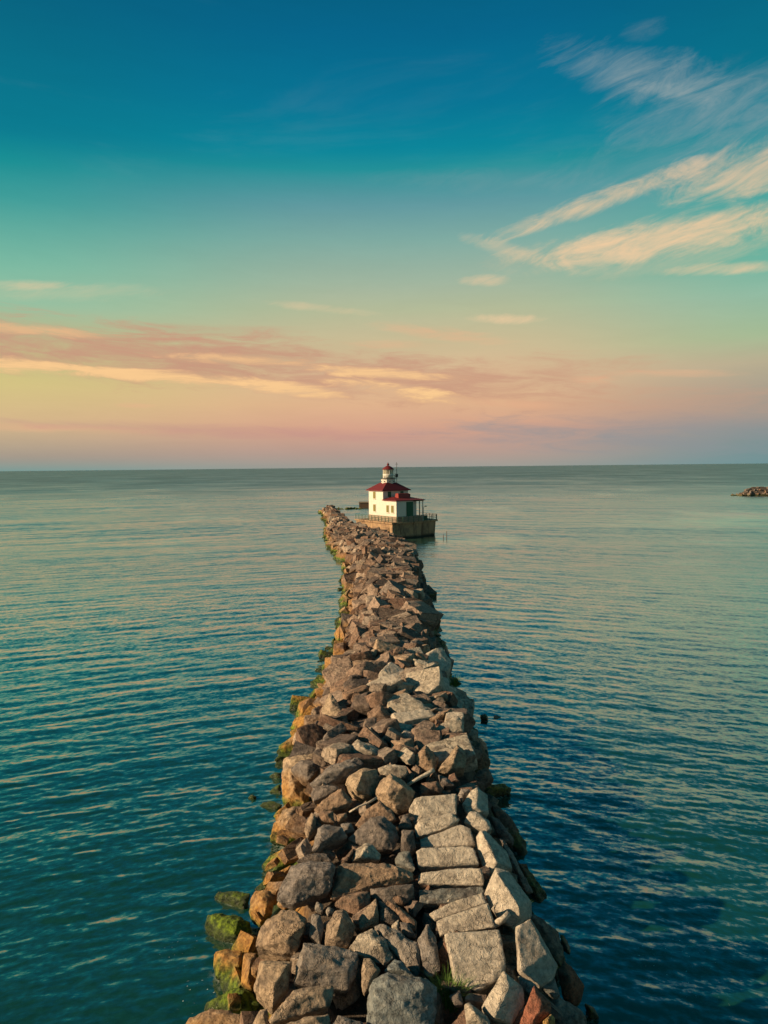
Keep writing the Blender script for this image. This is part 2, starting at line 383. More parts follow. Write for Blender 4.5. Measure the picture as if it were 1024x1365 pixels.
def stone_mesh(name, pts, voxel, seed, amp=.05, chips=4, lo_chip=.84):
    bm, c, size, rs = stone_hull(pts, seed, chips, lo_chip)
    me0 = bpy.data.meshes.new(name); bm.to_mesh(me0); bm.free()
    old = _tmp.data; _tmp.data = me0; _rm.voxel_size = voxel
    dg = bpy.context.evaluated_depsgraph_get(); dg.update()
    me = bpy.data.meshes.new_from_object(_tmp.evaluated_get(dg))
    bpy.data.meshes.remove(old)
    me.name = name; n = len(me.vertices)
    co = np.empty(n*3, dtype=np.float32); me.vertices.foreach_get('co', co); co = co.reshape(-1, 3)
    no = np.empty(n*3, dtype=np.float32); me.vertex_normals.foreach_get('vector', no); no = no.reshape(-1, 3)
    off = Vector((rs.uniform(-50, 50), rs.uniform(-50, 50), rs.uniform(-50, 50)))
    ax = Vector((rs.gauss(0, 1), rs.gauss(0, 1), rs.gauss(0, 1)*2)).normalized()
    k = 1.1/max(size, .3)
    d = np.empty(n, dtype=np.float32)
    for i in range(n):
        p = Vector(co[i]); q = p*k+off
        lay = noise.noise(Vector((p.dot(ax)*7.0, q.x*.6, q.y*.6)))
        d[i] = noise.fractal(q*1.3, 1.0, 2.0, 2)*.4 + abs(noise.noise(q*3.1))*-.7 + noise.fractal(p*5.0+off, .7, 2.1, 4)*.42 + (round(lay*2.5)/2.5*.6+lay*.4)*.5
    co += no*(d*amp*min(size, 1.3))[:, None]
    me.vertices.foreach_set('co', co.ravel())
    me.polygons.foreach_set('use_smooth', np.ones(len(me.polygons), dtype=bool)); me.update()
    me.set_sharp_from_angle(angle=math.radians(27))
    return me, c, size
def random_hull(a, b, c, rs):
    out = []
    for sx_ in (-1, 1):
        for sy_ in (-1, 1):
            for sz_ in (-1, 1):
                out.append((sx_*a*rs.uniform(.72, 1.0), sy_*b*rs.uniform(.72, 1.0), sz_*c*rs.uniform(.74, 1.0)))
    return out

# ------------------------------------------------------------------ breakwater
EDGE = [(8, -5.0, 5.2), (30, -5.0, 4.9), (38, -4.4, 4.3), (48, -3.8, 4.0), (62, -3.3, 4.2), (80, -4.0, 4.4), (104, -5.3, 4.5), (112, -7.2, 4.3), (120, -8.4, 3.4), (133, -10.2, 1.3), (145, -11.6, -3.5), (155, -12.2, -6.5), (172, -12.8, -8.4), (200, -16.4, -12.4), (228, -19.4, -15.6)]
EY = np.array([e[0] for e in EDGE]); EL = np.array([e[1] for e in EDGE]); ER = np.array([e[2] for e in EDGE])
def edges(y): return float(np.interp(y, EY, EL)), float(np.interp(y, EY, ER))
def ZP(x, y):
    l, r = edges(y); dl, dr = x-l, r-x
    zl = -.05+2.7*min(1, dl/2.7)**.8 if dl > 0 else -.05+dl*.5
    zr = -.05+2.7*min(1, dr/1.7) if dr > 0 else -.05+dr*.5
    end = min(1.0, max(0.0, (231-y)/5.0))
    return min(2.7-.8*min(1.0, max(0.0, (y-105)/25)), zl, zr)*end-(1-end)*.4
breakwater = tag(empty('breakwater', (0, 14, 0)), 'long breakwater of piled boulders and cut stone running out to the lighthouse', 'breakwater')
INV = Matrix.Translation((0, -14, 0))
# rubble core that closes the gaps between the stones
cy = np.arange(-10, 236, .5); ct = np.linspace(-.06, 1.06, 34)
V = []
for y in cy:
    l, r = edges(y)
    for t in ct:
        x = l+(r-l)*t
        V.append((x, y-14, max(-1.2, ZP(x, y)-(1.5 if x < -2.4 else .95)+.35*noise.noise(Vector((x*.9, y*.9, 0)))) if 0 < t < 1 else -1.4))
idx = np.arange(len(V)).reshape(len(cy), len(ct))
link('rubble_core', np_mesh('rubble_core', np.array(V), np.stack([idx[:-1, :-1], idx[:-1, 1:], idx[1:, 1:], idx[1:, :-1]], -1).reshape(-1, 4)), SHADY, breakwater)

HERO = [
('moss',[(-5.69,22.8,0.04),(-5.57,22.92,0.16),(-5.16,22.81,0.22),(-4.87,22.76,0.28),(-4.45,22.58,0.29),(-4.44,22.26,0.1),(-4.61,22.15,-0.03),(-4.99,22.4,0.01),(-5.41,22.61,0.01),(-5.31,22.59,0.24),(-4.69,22.35,0.29),(-5.61,22.99,-0.29),(-5.51,23.08,-0.2),(-5.19,23.0,-0.16),(-4.95,22.96,-0.1),(-4.61,22.81,-0.1),(-4.61,22.56,-0.25),(-4.74,22.47,-0.35),(-5.05,22.67,-0.32),(-5.38,22.84,-0.32)]),
('moss',[(-5.58,21.17,0.1),(-5.56,21.48,0.3),(-5.18,21.4,0.37),(-4.55,21.2,0.44),(-4.14,20.92,0.39),(-4.05,20.65,0.25),(-4.23,20.42,0.04),(-5.25,20.72,-0.09),(-5.37,20.94,0.02),(-5.16,20.97,0.55),(-4.45,20.71,0.62),(-4.52,20.41,0.41),(-5.52,21.52,-0.49),(-5.51,21.76,-0.33),(-5.2,21.7,-0.28),(-4.7,21.54,-0.22),(-4.38,21.31,-0.26),(-4.31,21.1,-0.37),(-4.45,20.91,-0.53),(-5.27,21.16,-0.64),(-5.36,21.33,-0.56)]),
('warm',[(-4.24,21.12,0.58),(-4.24,21.48,0.81),(-4.08,21.63,0.96),(-3.7,21.53,1.03),(-3.43,21.26,0.94),(-3.47,20.87,0.68),(-3.8,20.73,0.48),(-4.15,20.99,0.53),(-3.8,21.04,1.08),(-3.61,20.66,0.91),(-4.23,21.45,0.13),(-4.23,21.74,0.32),(-4.1,21.86,0.43),(-3.79,21.78,0.48),(-3.58,21.56,0.42),(-3.61,21.25,0.21),(-3.88,21.14,0.05),(-4.16,21.34,0.08)]),
('warm',[(-3.36,17.35,2.06),(-3.24,17.87,2.41),(-2.72,17.98,2.65),(-2.41,17.9,2.71),(-1.98,17.55,2.64),(-2.15,17.2,2.38),(-2.26,16.9,2.17),(-2.59,16.98,2.11),(-3.22,17.31,2.09),(-2.79,17.29,2.74),(-2.78,17.11,2.64),(-2.53,16.83,2.56),(-2.05,17.05,2.85),(-3.28,17.8,1.43),(-3.19,18.21,1.71),(-2.77,18.3,1.9),(-2.52,18.24,1.95),(-2.18,17.96,1.9),(-2.31,17.68,1.69),(-2.4,17.44,1.52),(-2.67,17.5,1.46),(-3.18,17.77,1.45)]),
('warm',[(-4.86,19.18,0.39),(-4.85,19.44,0.55),(-4.47,19.39,0.64),(-4.03,19.23,0.69),(-3.93,18.89,0.51),(-4.0,18.66,0.34),(-4.28,18.67,0.26),(-4.72,18.83,0.22),(-4.49,18.94,0.77),(-4.05,18.76,0.81),(-4.84,19.49,-0.15),(-4.84,19.69,-0.03),(-4.53,19.65,0.05),(-4.18,19.53,0.08),(-4.1,19.25,-0.06),(-4.16,19.07,-0.19),(-4.38,19.08,-0.26),(-4.73,19.21,-0.29)]),
('warm',[(-3.87,18.03,0.61),(-3.9,18.7,0.99),(-3.53,18.62,1.06),(-3.41,18.03,0.76),(-3.53,17.82,0.6),(-3.63,18.19,1.09),(-3.62,17.82,0.88),(-3.88,18.35,0.17),(-3.91,18.89,0.48),(-3.61,18.83,0.53),(-3.52,18.36,0.29),(-3.61,18.19,0.16)]),
('warm',[(-3.07,15.66,2.22),(-2.99,16.21,2.55),(-2.21,15.99,2.68),(-2.25,15.48,2.39),(-2.57,15.2,2.13),(-2.84,15.63,2.69),(-2.29,15.59,2.85),(-2.55,15.34,2.63),(-3.03,16.0,1.69),(-2.97,16.44,1.95),(-2.34,16.26,2.05),(-2.38,15.86,1.82),(-2.63,15.63,1.62)]),
('moss',[(-4.81,17.82,0.07),(-4.75,17.98,0.18),(-4.05,18.13,0.47),(-3.8,18.05,0.51),(-3.5,17.83,0.48),(-3.28,17.57,0.4),(-3.43,17.43,0.27),(-3.89,17.51,0.18),(-4.35,17.74,0.16),(-4.0,17.72,0.56),(-3.74,17.54,0.54),(-3.74,17.72,0.64),(-4.7,18.08,-0.37),(-4.66,18.21,-0.28),(-4.1,18.33,-0.04),(-3.9,18.27,-0.01),(-3.66,18.09,-0.04),(-3.49,17.89,-0.1),(-3.6,17.78,-0.2),(-3.97,17.84,-0.28),(-4.34,18.02,-0.29)]),
('warm',[(-4.87,16.19,1.01),(-4.72,16.27,1.1),(-4.28,16.33,1.27),(-3.95,16.25,1.32),(-3.2,15.92,1.36),(-3.11,15.79,1.31),(-3.14,15.57,1.19),(-4.63,15.9,0.93),(-3.99,15.99,1.42),(-4.32,15.93,1.29),(-4.76,16.4,0.61),(-4.63,16.46,0.68),(-4.28,16.51,0.81),(-4.02,16.45,0.86),(-3.42,16.18,0.89),(-3.35,16.08,0.85),(-3.37,15.91,0.75),(-4.56,16.17,0.54)]),
('warm',[(-2.92,14.67,2.22),(-2.78,14.88,2.38),(-2.61,14.86,2.42),(-2.55,14.7,2.36),(-2.59,14.54,2.26),(-2.86,14.51,2.16),(-2.67,14.67,2.48),(-2.91,14.81,1.98),(-2.8,14.99,2.11),(-2.65,14.97,2.14),(-2.61,14.84,2.09),(-2.64,14.71,2.01),(-2.86,14.69,1.93)]),
('grey',[(-1.95,17.05,2.56),(-1.92,17.57,2.82),(-1.7,17.51,2.78),(-1.57,17.25,2.64),(-1.65,16.87,2.45),(-1.78,17.22,2.82),(-1.93,17.3,2.24),(-1.91,17.71,2.45),(-1.73,17.67,2.42),(-1.63,17.46,2.31),(-1.69,17.16,2.15)]),
('grey',[(-1.91,18.0,2.62),(-1.87,18.21,2.73),(-1.66,18.11,2.67),(-1.68,17.93,2.57),(-1.78,18.0,2.74),(-1.9,18.13,2.45),(-1.87,18.3,2.53),(-1.69,18.22,2.49),(-1.71,18.07,2.41)]),
('warm',[(-1.55,16.8,2.48),(-1.55,17.26,2.71),(-1.33,17.56,2.86),(-1.12,17.63,2.88),(-0.79,17.24,2.68),(-0.97,16.77,2.44),(-1.32,16.76,2.45),(-1.14,17.05,3.03),(-1.24,16.7,2.86),(-1.51,17.17,2.03),(-1.51,17.54,2.22),(-1.34,17.78,2.33),(-1.16,17.83,2.35),(-0.9,17.53,2.19),(-1.04,17.14,2.0),(-1.33,17.14,2.01)]),
('grey',[(-2.12,15.82,2.65),(-2.01,16.34,2.9),(-1.59,16.25,2.84),(-1.01,16.23,2.81),(-0.64,16.11,2.73),(-0.73,15.68,2.53),(-0.9,15.4,2.4),(-1.29,15.39,2.41),(-2.13,15.48,2.49),(-1.88,15.77,2.9),(-0.9,15.53,2.74),(-1.98,15.48,2.76),(-1.94,16.0,3.01),(-2.01,16.23,1.98),(-1.92,16.65,2.18),(-1.58,16.57,2.13),(-1.12,16.56,2.1),(-0.83,16.46,2.04),(-0.9,16.12,1.88),(-1.03,15.89,1.78),(-1.35,15.88,1.79),(-2.02,15.96,1.85)]),
('warm',[(-2.53,14.37,2.52),(-2.11,14.93,2.76),(-1.89,15.01,2.79),(-1.2,15.05,2.76),(-1.16,14.97,2.73),(-1.24,14.67,2.59),(-1.81,14.51,2.55),(-2.46,14.32,2.5),(-2.01,14.62,2.77),(-1.43,14.8,2.82),(-2.41,14.67,2.14),(-2.08,15.12,2.34),(-1.91,15.18,2.35),(-1.35,15.22,2.34),(-1.32,15.15,2.31),(-1.38,14.92,2.2),(-1.84,14.78,2.16),(-2.36,14.63,2.12)]),
('warm',[(-2.41,14.01,2.65),(-1.78,14.24,2.72),(-1.23,14.32,2.73),(-1.18,14.13,2.64),(-1.21,13.93,2.55),(-2.24,13.9,2.59),(-1.52,14.07,2.82),(-2.29,14.23,2.29),(-1.78,14.41,2.34),(-1.34,14.47,2.35),(-1.31,14.32,2.28),(-1.33,14.16,2.21),(-2.16,14.14,2.24)]),
('pale',[(-0.95,16.41,2.67),(-0.72,16.74,2.82),(-0.4,16.85,2.88),(-0.05,16.61,2.76),(0.12,16.22,2.56),(-0.09,16.05,2.48),(-0.22,16.13,2.52),(-0.43,16.25,2.58),(-0.7,16.29,2.6),(-0.43,16.5,2.87),(-0.12,16.29,2.76),(-0.84,16.6,2.34),(-0.65,16.86,2.47),(-0.4,16.95,2.51),(-0.12,16.76,2.42),(0.02,16.45,2.26),(-0.15,16.32,2.19),(-0.26,16.38,2.23),(-0.42,16.47,2.27),(-0.64,16.51,2.29)]),
('grey',[(-0.4,16.96,2.86),(-0.15,17.01,2.89),(0.13,16.9,2.84),(0.69,16.59,2.69),(0.78,16.41,2.6),(0.72,15.91,2.35),(0.62,15.88,2.33),(0.33,16.23,2.51),(-0.01,16.6,2.69),(0.13,16.63,2.85),(0.64,16.28,2.68),(-0.25,17.14,2.37),(-0.05,17.18,2.39),(0.17,17.09,2.35),(0.62,16.84,2.23),(0.69,16.7,2.16),(0.64,16.3,1.96),(0.56,16.28,1.95),(0.33,16.56,2.09),(0.06,16.85,2.23)]),
('warm',[(-0.6,15.24,2.48),(-0.63,15.63,2.67),(-0.59,15.91,2.8),(-0.42,15.9,2.79),(-0.18,15.65,2.67),(-0.41,15.46,2.58),(-0.54,15.19,2.45),(-0.51,15.53,2.74),(-0.28,15.56,2.75),(-0.58,15.48,2.22),(-0.61,15.79,2.37),(-0.57,16.01,2.48),(-0.44,16.0,2.47),(-0.25,15.8,2.38),(-0.43,15.65,2.31),(-0.53,15.43,2.2)]),
('blue',[(-0.5,14.33,2.44),(-0.45,14.96,2.73),(-0.34,15.18,2.83),(-0.02,15.28,2.88),(0.49,15.19,2.84),(0.82,15.18,2.84),(1.03,15.01,2.77),(1.05,14.64,2.59),(0.95,14.33,2.45),(0.87,14.11,2.35),(-0.45,14.13,2.34),(-0.3,14.67,2.94),(-0.02,14.85,3.03),(0.76,14.78,3.01),(0.28,14.37,2.81),(-0.15,14.4,2.82),(-0.33,14.83,1.76),(-0.29,15.33,2.0),(-0.2,15.5,2.08),(0.06,15.59,2.12),(0.47,15.51,2.09),(0.72,15.51,2.09),(0.89,15.37,2.03),(0.91,15.07,1.89),(0.83,14.82,1.77),(0.77,14.65,1.69),(-0.29,14.67,1.69)]),
('blue',[(-0.12,15.71,2.61),(0.12,15.95,2.73),(0.32,15.9,2.71),(0.61,15.58,2.55),(-0.02,15.66,2.59),(0.18,15.62,2.77),(-0.06,15.93,2.26),(0.13,16.13,2.35),(0.29,16.09,2.34),(0.52,15.83,2.21),(0.02,15.9,2.24)]),
('warm',[(-0.75,17.61,2.62),(-0.6,17.81,2.73),(-0.31,18.09,2.86),(-0.23,17.68,2.65),(-0.23,17.51,2.57),(-0.45,17.45,2.54),(-0.7,17.35,2.49),(-0.28,17.77,2.91),(-0.37,17.5,2.77),(-0.7,17.85,2.26),(-0.58,18.01,2.34),(-0.34,18.23,2.45),(-0.28,17.91,2.28),(-0.28,17.77,2.22),(-0.46,17.72,2.19),(-0.66,17.64,2.15)]),
('dark',[(-0.27,18.1,2.82),(-0.0,17.96,2.75),(0.36,17.65,2.59),(0.14,17.52,2.52),(-0.21,17.58,2.55),(0.03,17.6,2.78),(-0.21,18.27,2.41),(-0.0,18.16,2.35),(0.29,17.91,2.23),(0.11,17.81,2.17),(-0.17,17.85,2.19)]),
('brown',[(-0.08,17.94,2.79),(-0.0,18.05,2.85),(0.37,17.83,2.74),(0.73,17.53,2.59),(0.72,17.27,2.45),(0.61,17.33,2.49),(0.29,17.63,2.64),(0.18,17.79,2.81),(0.51,17.52,2.67),(0.02,18.04,2.53),(0.08,18.12,2.57),(0.38,17.95,2.49),(0.66,17.7,2.36),(0.65,17.5,2.26),(0.57,17.55,2.28),(0.31,17.79,2.4)]),
('brown',[(0.11,18.4,2.67),(0.27,18.49,2.71),(0.46,18.36,2.65),(0.42,18.26,2.59),(0.23,18.3,2.61),(0.31,18.31,2.72),(0.15,18.5,2.5),(0.28,18.57,2.54),(0.43,18.47,2.49),(0.4,18.39,2.44),(0.24,18.42,2.46)]),
('brown',[(-1.42,18.2,2.61),(-1.24,18.41,2.72),(-0.78,18.55,2.78),(-0.47,18.52,2.76),(-0.46,18.17,2.58),(-0.76,17.93,2.46),(-0.96,18.1,2.55),(-1.19,18.2,2.81),(-0.81,18.27,2.84),(-0.76,18.06,2.73),(-1.32,18.44,2.27),(-1.17,18.61,2.35),(-0.81,18.73,2.4),(-0.56,18.7,2.38),(-0.55,18.42,2.24),(-0.79,18.23,2.14),(-0.95,18.36,2.22)]),
('pale',[(0.06,17.26,2.66),(0.27,17.42,2.74),(0.28,17.09,2.58),(0.13,17.13,2.59),(0.21,17.15,2.72),(0.09,17.36,2.48),(0.25,17.48,2.55),(0.26,17.23,2.42),(0.15,17.25,2.43)]),
('dark',[(0.28,17.3,2.74),(0.5,17.27,2.72),(0.7,16.94,2.56),(0.49,16.95,2.56),(0.31,17.08,2.62),(0.46,17.01,2.74),(0.32,17.44,2.44),(0.5,17.41,2.43),(0.66,17.15,2.3),(0.49,17.15,2.3),(0.35,17.26,2.35)]),
('grey',[(0.69,16.55,2.79),(0.95,16.92,2.98),(1.14,16.57,2.81),(1.19,15.88,2.47),(0.98,15.77,2.41),(0.82,15.81,2.42),(0.85,16.36,2.7),(0.93,16.54,2.94),(0.75,16.68,2.46),(0.96,16.98,2.61),(1.11,16.69,2.47),(1.15,16.14,2.2),(0.98,16.05,2.15),(0.85,16.08,2.16),(0.88,16.53,2.38)]),
('grey',[(-1.19,14.09,2.64),(-1.06,14.28,2.72),(-0.81,14.22,2.69),(-0.54,14.15,2.65),(-0.53,13.98,2.57),(-1.16,13.97,2.58),(-0.92,14.09,2.76),(-1.14,14.26,2.34),(-1.03,14.42,2.4),(-0.84,14.37,2.38),(-0.62,14.31,2.34),(-0.61,14.17,2.28),(-1.11,14.17,2.29)]),
('grey',[(-1.62,17.9,2.64),(-1.56,18.01,2.7),(-1.38,17.98,2.67),(-1.39,17.84,2.6),(-1.54,17.79,2.58),(-1.5,17.82,2.7),(-1.6,17.98,2.52),(-1.55,18.07,2.56),(-1.41,18.04,2.54),(-1.42,17.93,2.48),(-1.54,17.89,2.47)]),
('block',[(1.26,16.5,2.89),(2.59,16.59,3.02),(2.68,15.95,2.71),(2.65,15.66,2.57),(1.99,15.33,2.37),(1.47,15.52,2.43),(1.44,15.8,2.56),(1.29,16.34,2.98),(2.56,16.43,3.09),(2.64,15.81,2.81),(1.45,15.69,2.67),(1.46,16.8,2.14),(2.53,16.87,2.24),(2.6,16.36,2.0),(2.57,16.13,1.88),(2.04,15.87,1.72),(1.63,16.01,1.77),(1.61,16.24,1.88)]),
('block',[(1.18,17.49,2.65),(2.56,17.8,2.88),(2.69,17.22,2.6),(1.27,17.13,2.47),(1.21,17.35,2.7),(2.52,17.66,2.93),(2.64,17.15,2.68),(1.3,17.07,2.56),(1.37,17.91,1.97),(2.48,18.15,2.15),(2.59,17.69,1.93),(1.45,17.62,1.82)]),
('block',[(0.98,17.92,2.53),(1.65,18.18,2.7),(2.47,18.35,2.83),(2.58,18.11,2.71),(1.2,17.77,2.46),(1.04,17.89,2.55),(2.41,18.27,2.82),(2.52,18.09,2.73),(1.2,17.78,2.5),(1.18,18.38,1.87),(1.71,18.6,2.01),(2.37,18.73,2.11),(2.46,18.54,2.02),(1.35,18.27,1.82)]),
('block',[(0.69,23.33,2.62),(0.87,23.6,2.79),(2.33,23.87,3.0),(2.29,23.19,2.6),(1.12,23.09,2.5),(0.86,22.84,2.34),(0.91,23.58,2.95),(2.29,23.68,3.05),(2.25,23.07,2.69),(1.12,22.99,2.61),(0.86,23.85,1.92),(1.0,24.07,2.06),(2.16,24.29,2.22),(2.14,23.74,1.9),(1.2,23.66,1.82),(0.99,23.46,1.7)]),
('block',[(0.87,22.31,2.64),(1.09,22.54,2.78),(2.13,22.61,2.86),(2.34,22.37,2.74),(1.9,22.13,2.58),(1.2,21.99,2.47),(0.9,21.94,2.43),(1.13,22.36,2.8),(2.11,22.43,2.88),(1.89,22.06,2.66),(0.96,21.89,2.52),(1.02,22.76,2.0),(1.2,22.95,2.12),(2.03,23.0,2.18),(2.2,22.81,2.08),(1.85,22.62,1.95),(1.29,22.5,1.87),(1.04,22.46,1.83)]),
('block',[(1.02,21.56,2.62),(1.77,21.65,2.71),(2.38,21.9,2.88),(2.6,21.8,2.83),(2.7,21.2,2.5),(1.87,21.29,2.51),(1.02,21.29,2.47),(1.08,21.47,2.63),(2.37,21.78,2.87),(2.62,21.24,2.57),(1.07,21.28,2.52),(1.23,22.01,1.99),(1.84,22.08,2.05),(2.33,22.28,2.19),(2.5,22.2,2.15),(2.58,21.72,1.89),(1.92,21.79,1.89),(1.24,21.8,1.86)]),
('block',[(0.84,20.62,2.7),(1.0,20.71,2.76),(1.82,20.71,2.79),(2.59,20.65,2.8),(2.65,20.13,2.51),(1.76,20.14,2.47),(0.86,20.18,2.46),(0.9,20.53,2.75),(2.53,20.53,2.82),(2.59,20.15,2.61),(0.9,20.21,2.57),(1.04,21.1,1.95),(1.17,21.17,2.0),(1.82,21.17,2.03),(2.44,21.12,2.03),(2.49,20.71,1.8),(1.78,20.71,1.77),(1.06,20.75,1.76)]),
('block',[(0.83,19.5,2.66),(1.84,19.6,2.77),(2.62,19.58,2.8),(2.68,19.26,2.63),(2.63,19.12,2.55),(1.8,19.2,2.55),(0.84,19.23,2.52),(0.89,19.41,2.67),(2.57,19.51,2.81),(2.61,19.24,2.67),(0.88,19.28,2.6),(1.09,19.97,1.91),(1.9,20.05,2.0),(2.52,20.03,2.02),(2.57,19.78,1.89),(2.54,19.67,1.83),(1.87,19.73,1.83),(1.1,19.76,1.8)]),
('bluegrey',[(0.83,18.71,2.69),(1.64,18.72,2.74),(2.54,18.71,2.78),(2.58,18.47,2.66),(2.54,18.32,2.57),(1.72,18.34,2.55),(0.83,18.37,2.52),(0.87,18.64,2.7),(2.51,18.64,2.78),(2.52,18.42,2.67),(0.88,18.48,2.61),(1.08,19.17,1.93),(1.72,19.18,1.96),(2.44,19.17,2.0),(2.48,18.98,1.9),(2.45,18.85,1.83),(1.79,18.88,1.81),(1.08,18.9,1.79)]),
('block',[(2.51,23.72,2.62),(2.89,24.23,2.89),(3.11,24.34,2.94),(3.5,24.08,2.74),(3.43,23.46,2.38),(2.96,23.56,2.48),(2.65,23.45,2.44),(3.07,24.04,2.97),(2.94,23.46,2.64),(2.65,24.05,2.2),(2.95,24.46,2.42),(3.13,24.55,2.46),(3.44,24.34,2.3),(3.39,23.85,2.01),(3.01,23.93,2.09),(2.76,23.84,2.06)]),
('block',[(2.44,22.46,2.64),(2.67,22.82,2.85),(2.91,22.79,2.84),(3.29,22.49,2.66),(3.35,22.23,2.51),(3.15,22.14,2.46),(2.84,22.28,2.54),(2.78,22.53,2.84),(3.17,22.3,2.71),(2.58,22.72,2.29),(2.76,23.01,2.45),(2.95,22.99,2.44),(3.26,22.75,2.31),(3.3,22.53,2.18),(3.14,22.47,2.14),(2.9,22.57,2.2)]),
('block',[(2.71,21.07,2.93),(2.85,21.27,3.03),(3.02,21.27,3.01),(3.54,20.65,2.61),(3.63,20.19,2.34),(3.22,20.27,2.43),(2.83,19.94,2.28),(2.7,20.5,2.61),(2.9,20.87,3.17),(3.18,20.01,2.66),(2.83,21.34,2.36),(2.94,21.5,2.44),(3.08,21.5,2.42),(3.5,21.01,2.1),(3.57,20.64,1.88),(3.24,20.71,1.95),(2.93,20.44,1.83),(2.83,20.89,2.1)]),
('block',[(2.58,18.45,2.83),(3.03,19.09,3.1),(3.37,18.98,3.0),(3.78,18.25,2.54),(3.7,17.94,2.38),(3.14,17.65,2.31),(2.87,17.81,2.44),(2.68,18.09,2.61),(3.01,18.57,3.26),(3.41,17.7,2.73),(3.1,18.32,3.11),(2.77,18.84,2.15),(3.13,19.34,2.37),(3.4,19.26,2.28),(3.72,18.67,1.92),(3.66,18.43,1.79),(3.21,18.19,1.73),(2.99,18.32,1.84),(2.85,18.54,1.98)]),
('block',[(3.03,16.58,3.06),(3.47,16.85,3.08),(3.72,16.24,2.65),(3.91,16.0,2.46),(3.72,15.72,2.36),(3.38,15.53,2.36),(3.02,15.68,2.55),(2.91,15.72,2.6),(3.01,16.32,3.21),(3.41,16.59,3.23),(3.67,15.97,2.8),(2.96,15.48,2.75),(3.19,16.89,2.28),(3.55,17.11,2.29),(3.75,16.61,1.95),(3.9,16.43,1.8),(3.74,16.2,1.72),(3.48,16.05,1.72),(3.18,16.17,1.87),(3.1,16.2,1.91)]),
('grey',[(3.91,19.86,1.37),(4.31,19.82,1.2),(4.82,19.64,0.89),(4.88,19.06,0.44),(4.72,18.86,0.36),(4.5,19.03,0.56),(4.22,19.59,1.07),(4.44,19.37,1.02),(4.1,20.11,0.71),(4.43,20.08,0.57),(4.83,19.94,0.32),(4.88,19.47,-0.03),(4.75,19.31,-0.1),(4.57,19.44,0.06),(4.35,19.89,0.46)]),
('brown',[(5.02,20.46,0.29),(5.16,20.45,0.25),(5.41,19.88,-0.14),(5.31,19.55,-0.29),(5.1,19.81,-0.09),(5.17,19.9,0.08),(5.12,20.62,-0.18),(5.23,20.61,-0.21),(5.44,20.15,-0.52),(5.35,19.89,-0.64),(5.18,20.1,-0.48)]),
('red',[(4.32,17.74,1.13),(4.54,17.98,1.21),(4.77,17.88,1.07),(4.98,17.59,0.8),(4.82,17.31,0.67),(4.58,17.14,0.64),(4.33,17.26,0.8),(4.54,17.33,1.17),(4.45,17.99,0.59),(4.63,18.18,0.66),(4.81,18.1,0.54),(4.98,17.87,0.33),(4.86,17.65,0.23),(4.66,17.51,0.2),(4.46,17.6,0.33)]),
('block',[(1.93,14.63,2.55),(2.48,15.29,2.9),(2.6,15.18,2.85),(2.88,14.97,2.78),(2.88,14.68,2.64),(2.55,14.31,2.45),(2.24,14.44,2.48),(2.07,14.45,2.47),(2.48,14.97,3.06),(2.54,14.74,2.96),(2.15,14.2,2.69),(2.08,14.96,2.03),(2.52,15.49,2.31),(2.62,15.39,2.28),(2.84,15.23,2.22),(2.84,14.99,2.11),(2.58,14.7,1.95),(2.33,14.8,1.98),(2.2,14.81,1.97)]),
('red',[(2.66,14.18,2.55),(3.1,14.88,2.87),(3.25,14.74,2.81),(3.41,14.56,2.73),(3.37,14.36,2.64),(3.15,14.28,2.6),(2.99,14.18,2.55),(2.76,14.01,2.47),(3.07,14.7,2.96),(3.17,14.37,2.81),(3.08,14.25,2.76),(2.78,14.39,2.27),(3.14,14.95,2.52),(3.25,14.84,2.48),(3.38,14.7,2.41),(3.35,14.54,2.34),(3.17,14.47,2.31),(3.05,14.39,2.27),(2.86,14.26,2.21)]),
('bluegrey',[(3.71,16.0,1.79),(3.94,16.03,1.73),(4.4,15.93,1.51),(4.55,15.8,1.37),(4.47,15.62,1.29),(3.91,15.44,1.36),(3.72,15.72,1.6),(3.86,15.85,1.76),(4.35,15.72,1.52),(3.86,16.23,1.25),(4.04,16.25,1.2),(4.41,16.17,1.03),(4.53,16.07,0.92),(4.46,15.92,0.85),(4.02,15.78,0.91),(3.87,16.0,1.1)]),
('ochre',[(3.13,14.11,2.67),(3.35,14.28,2.7),(3.41,14.21,2.65),(3.35,14.01,2.57),(3.14,13.95,2.59),(3.23,14.07,2.76),(3.18,14.22,2.46),(3.36,14.35,2.49),(3.41,14.3,2.45),(3.36,14.14,2.39),(3.19,14.09,2.4)]),
('pale',[(1.57,14.5,2.74),(1.68,14.52,2.76),(2.05,14.26,2.66),(2.09,14.13,2.6),(1.91,14.02,2.54),(1.57,14.15,2.58),(1.74,14.18,2.83),(1.64,14.64,2.4),(1.73,14.65,2.41),(2.02,14.44,2.33),(2.06,14.34,2.28),(1.92,14.25,2.24),(1.64,14.35,2.27)]),
('dark',[(1.28,14.86,2.66),(1.55,14.97,2.72),(1.59,14.67,2.59),(1.39,14.68,2.58),(1.46,14.71,2.74),(1.33,14.95,2.48),(1.54,15.04,2.53),(1.57,14.8,2.42),(1.41,14.81,2.41)]),
('bluegrey',[(2.85,15.4,2.72),(3.15,15.26,2.67),(3.27,15.16,2.63),(3.03,15.02,2.56),(2.88,15.18,2.62),(3.02,15.14,2.69),(2.92,15.5,2.47),(3.15,15.39,2.43),(3.25,15.31,2.4),(3.06,15.2,2.34),(2.94,15.32,2.39)]),
('bluegrey',[(3.42,15.7,2.23),(3.81,15.96,2.27),(3.88,15.64,2.04),(3.72,15.58,2.05),(3.67,15.68,2.24),(3.51,15.84,1.97),(3.82,16.05,2.0),(3.88,15.8,1.82),(3.75,15.75,1.83)]),
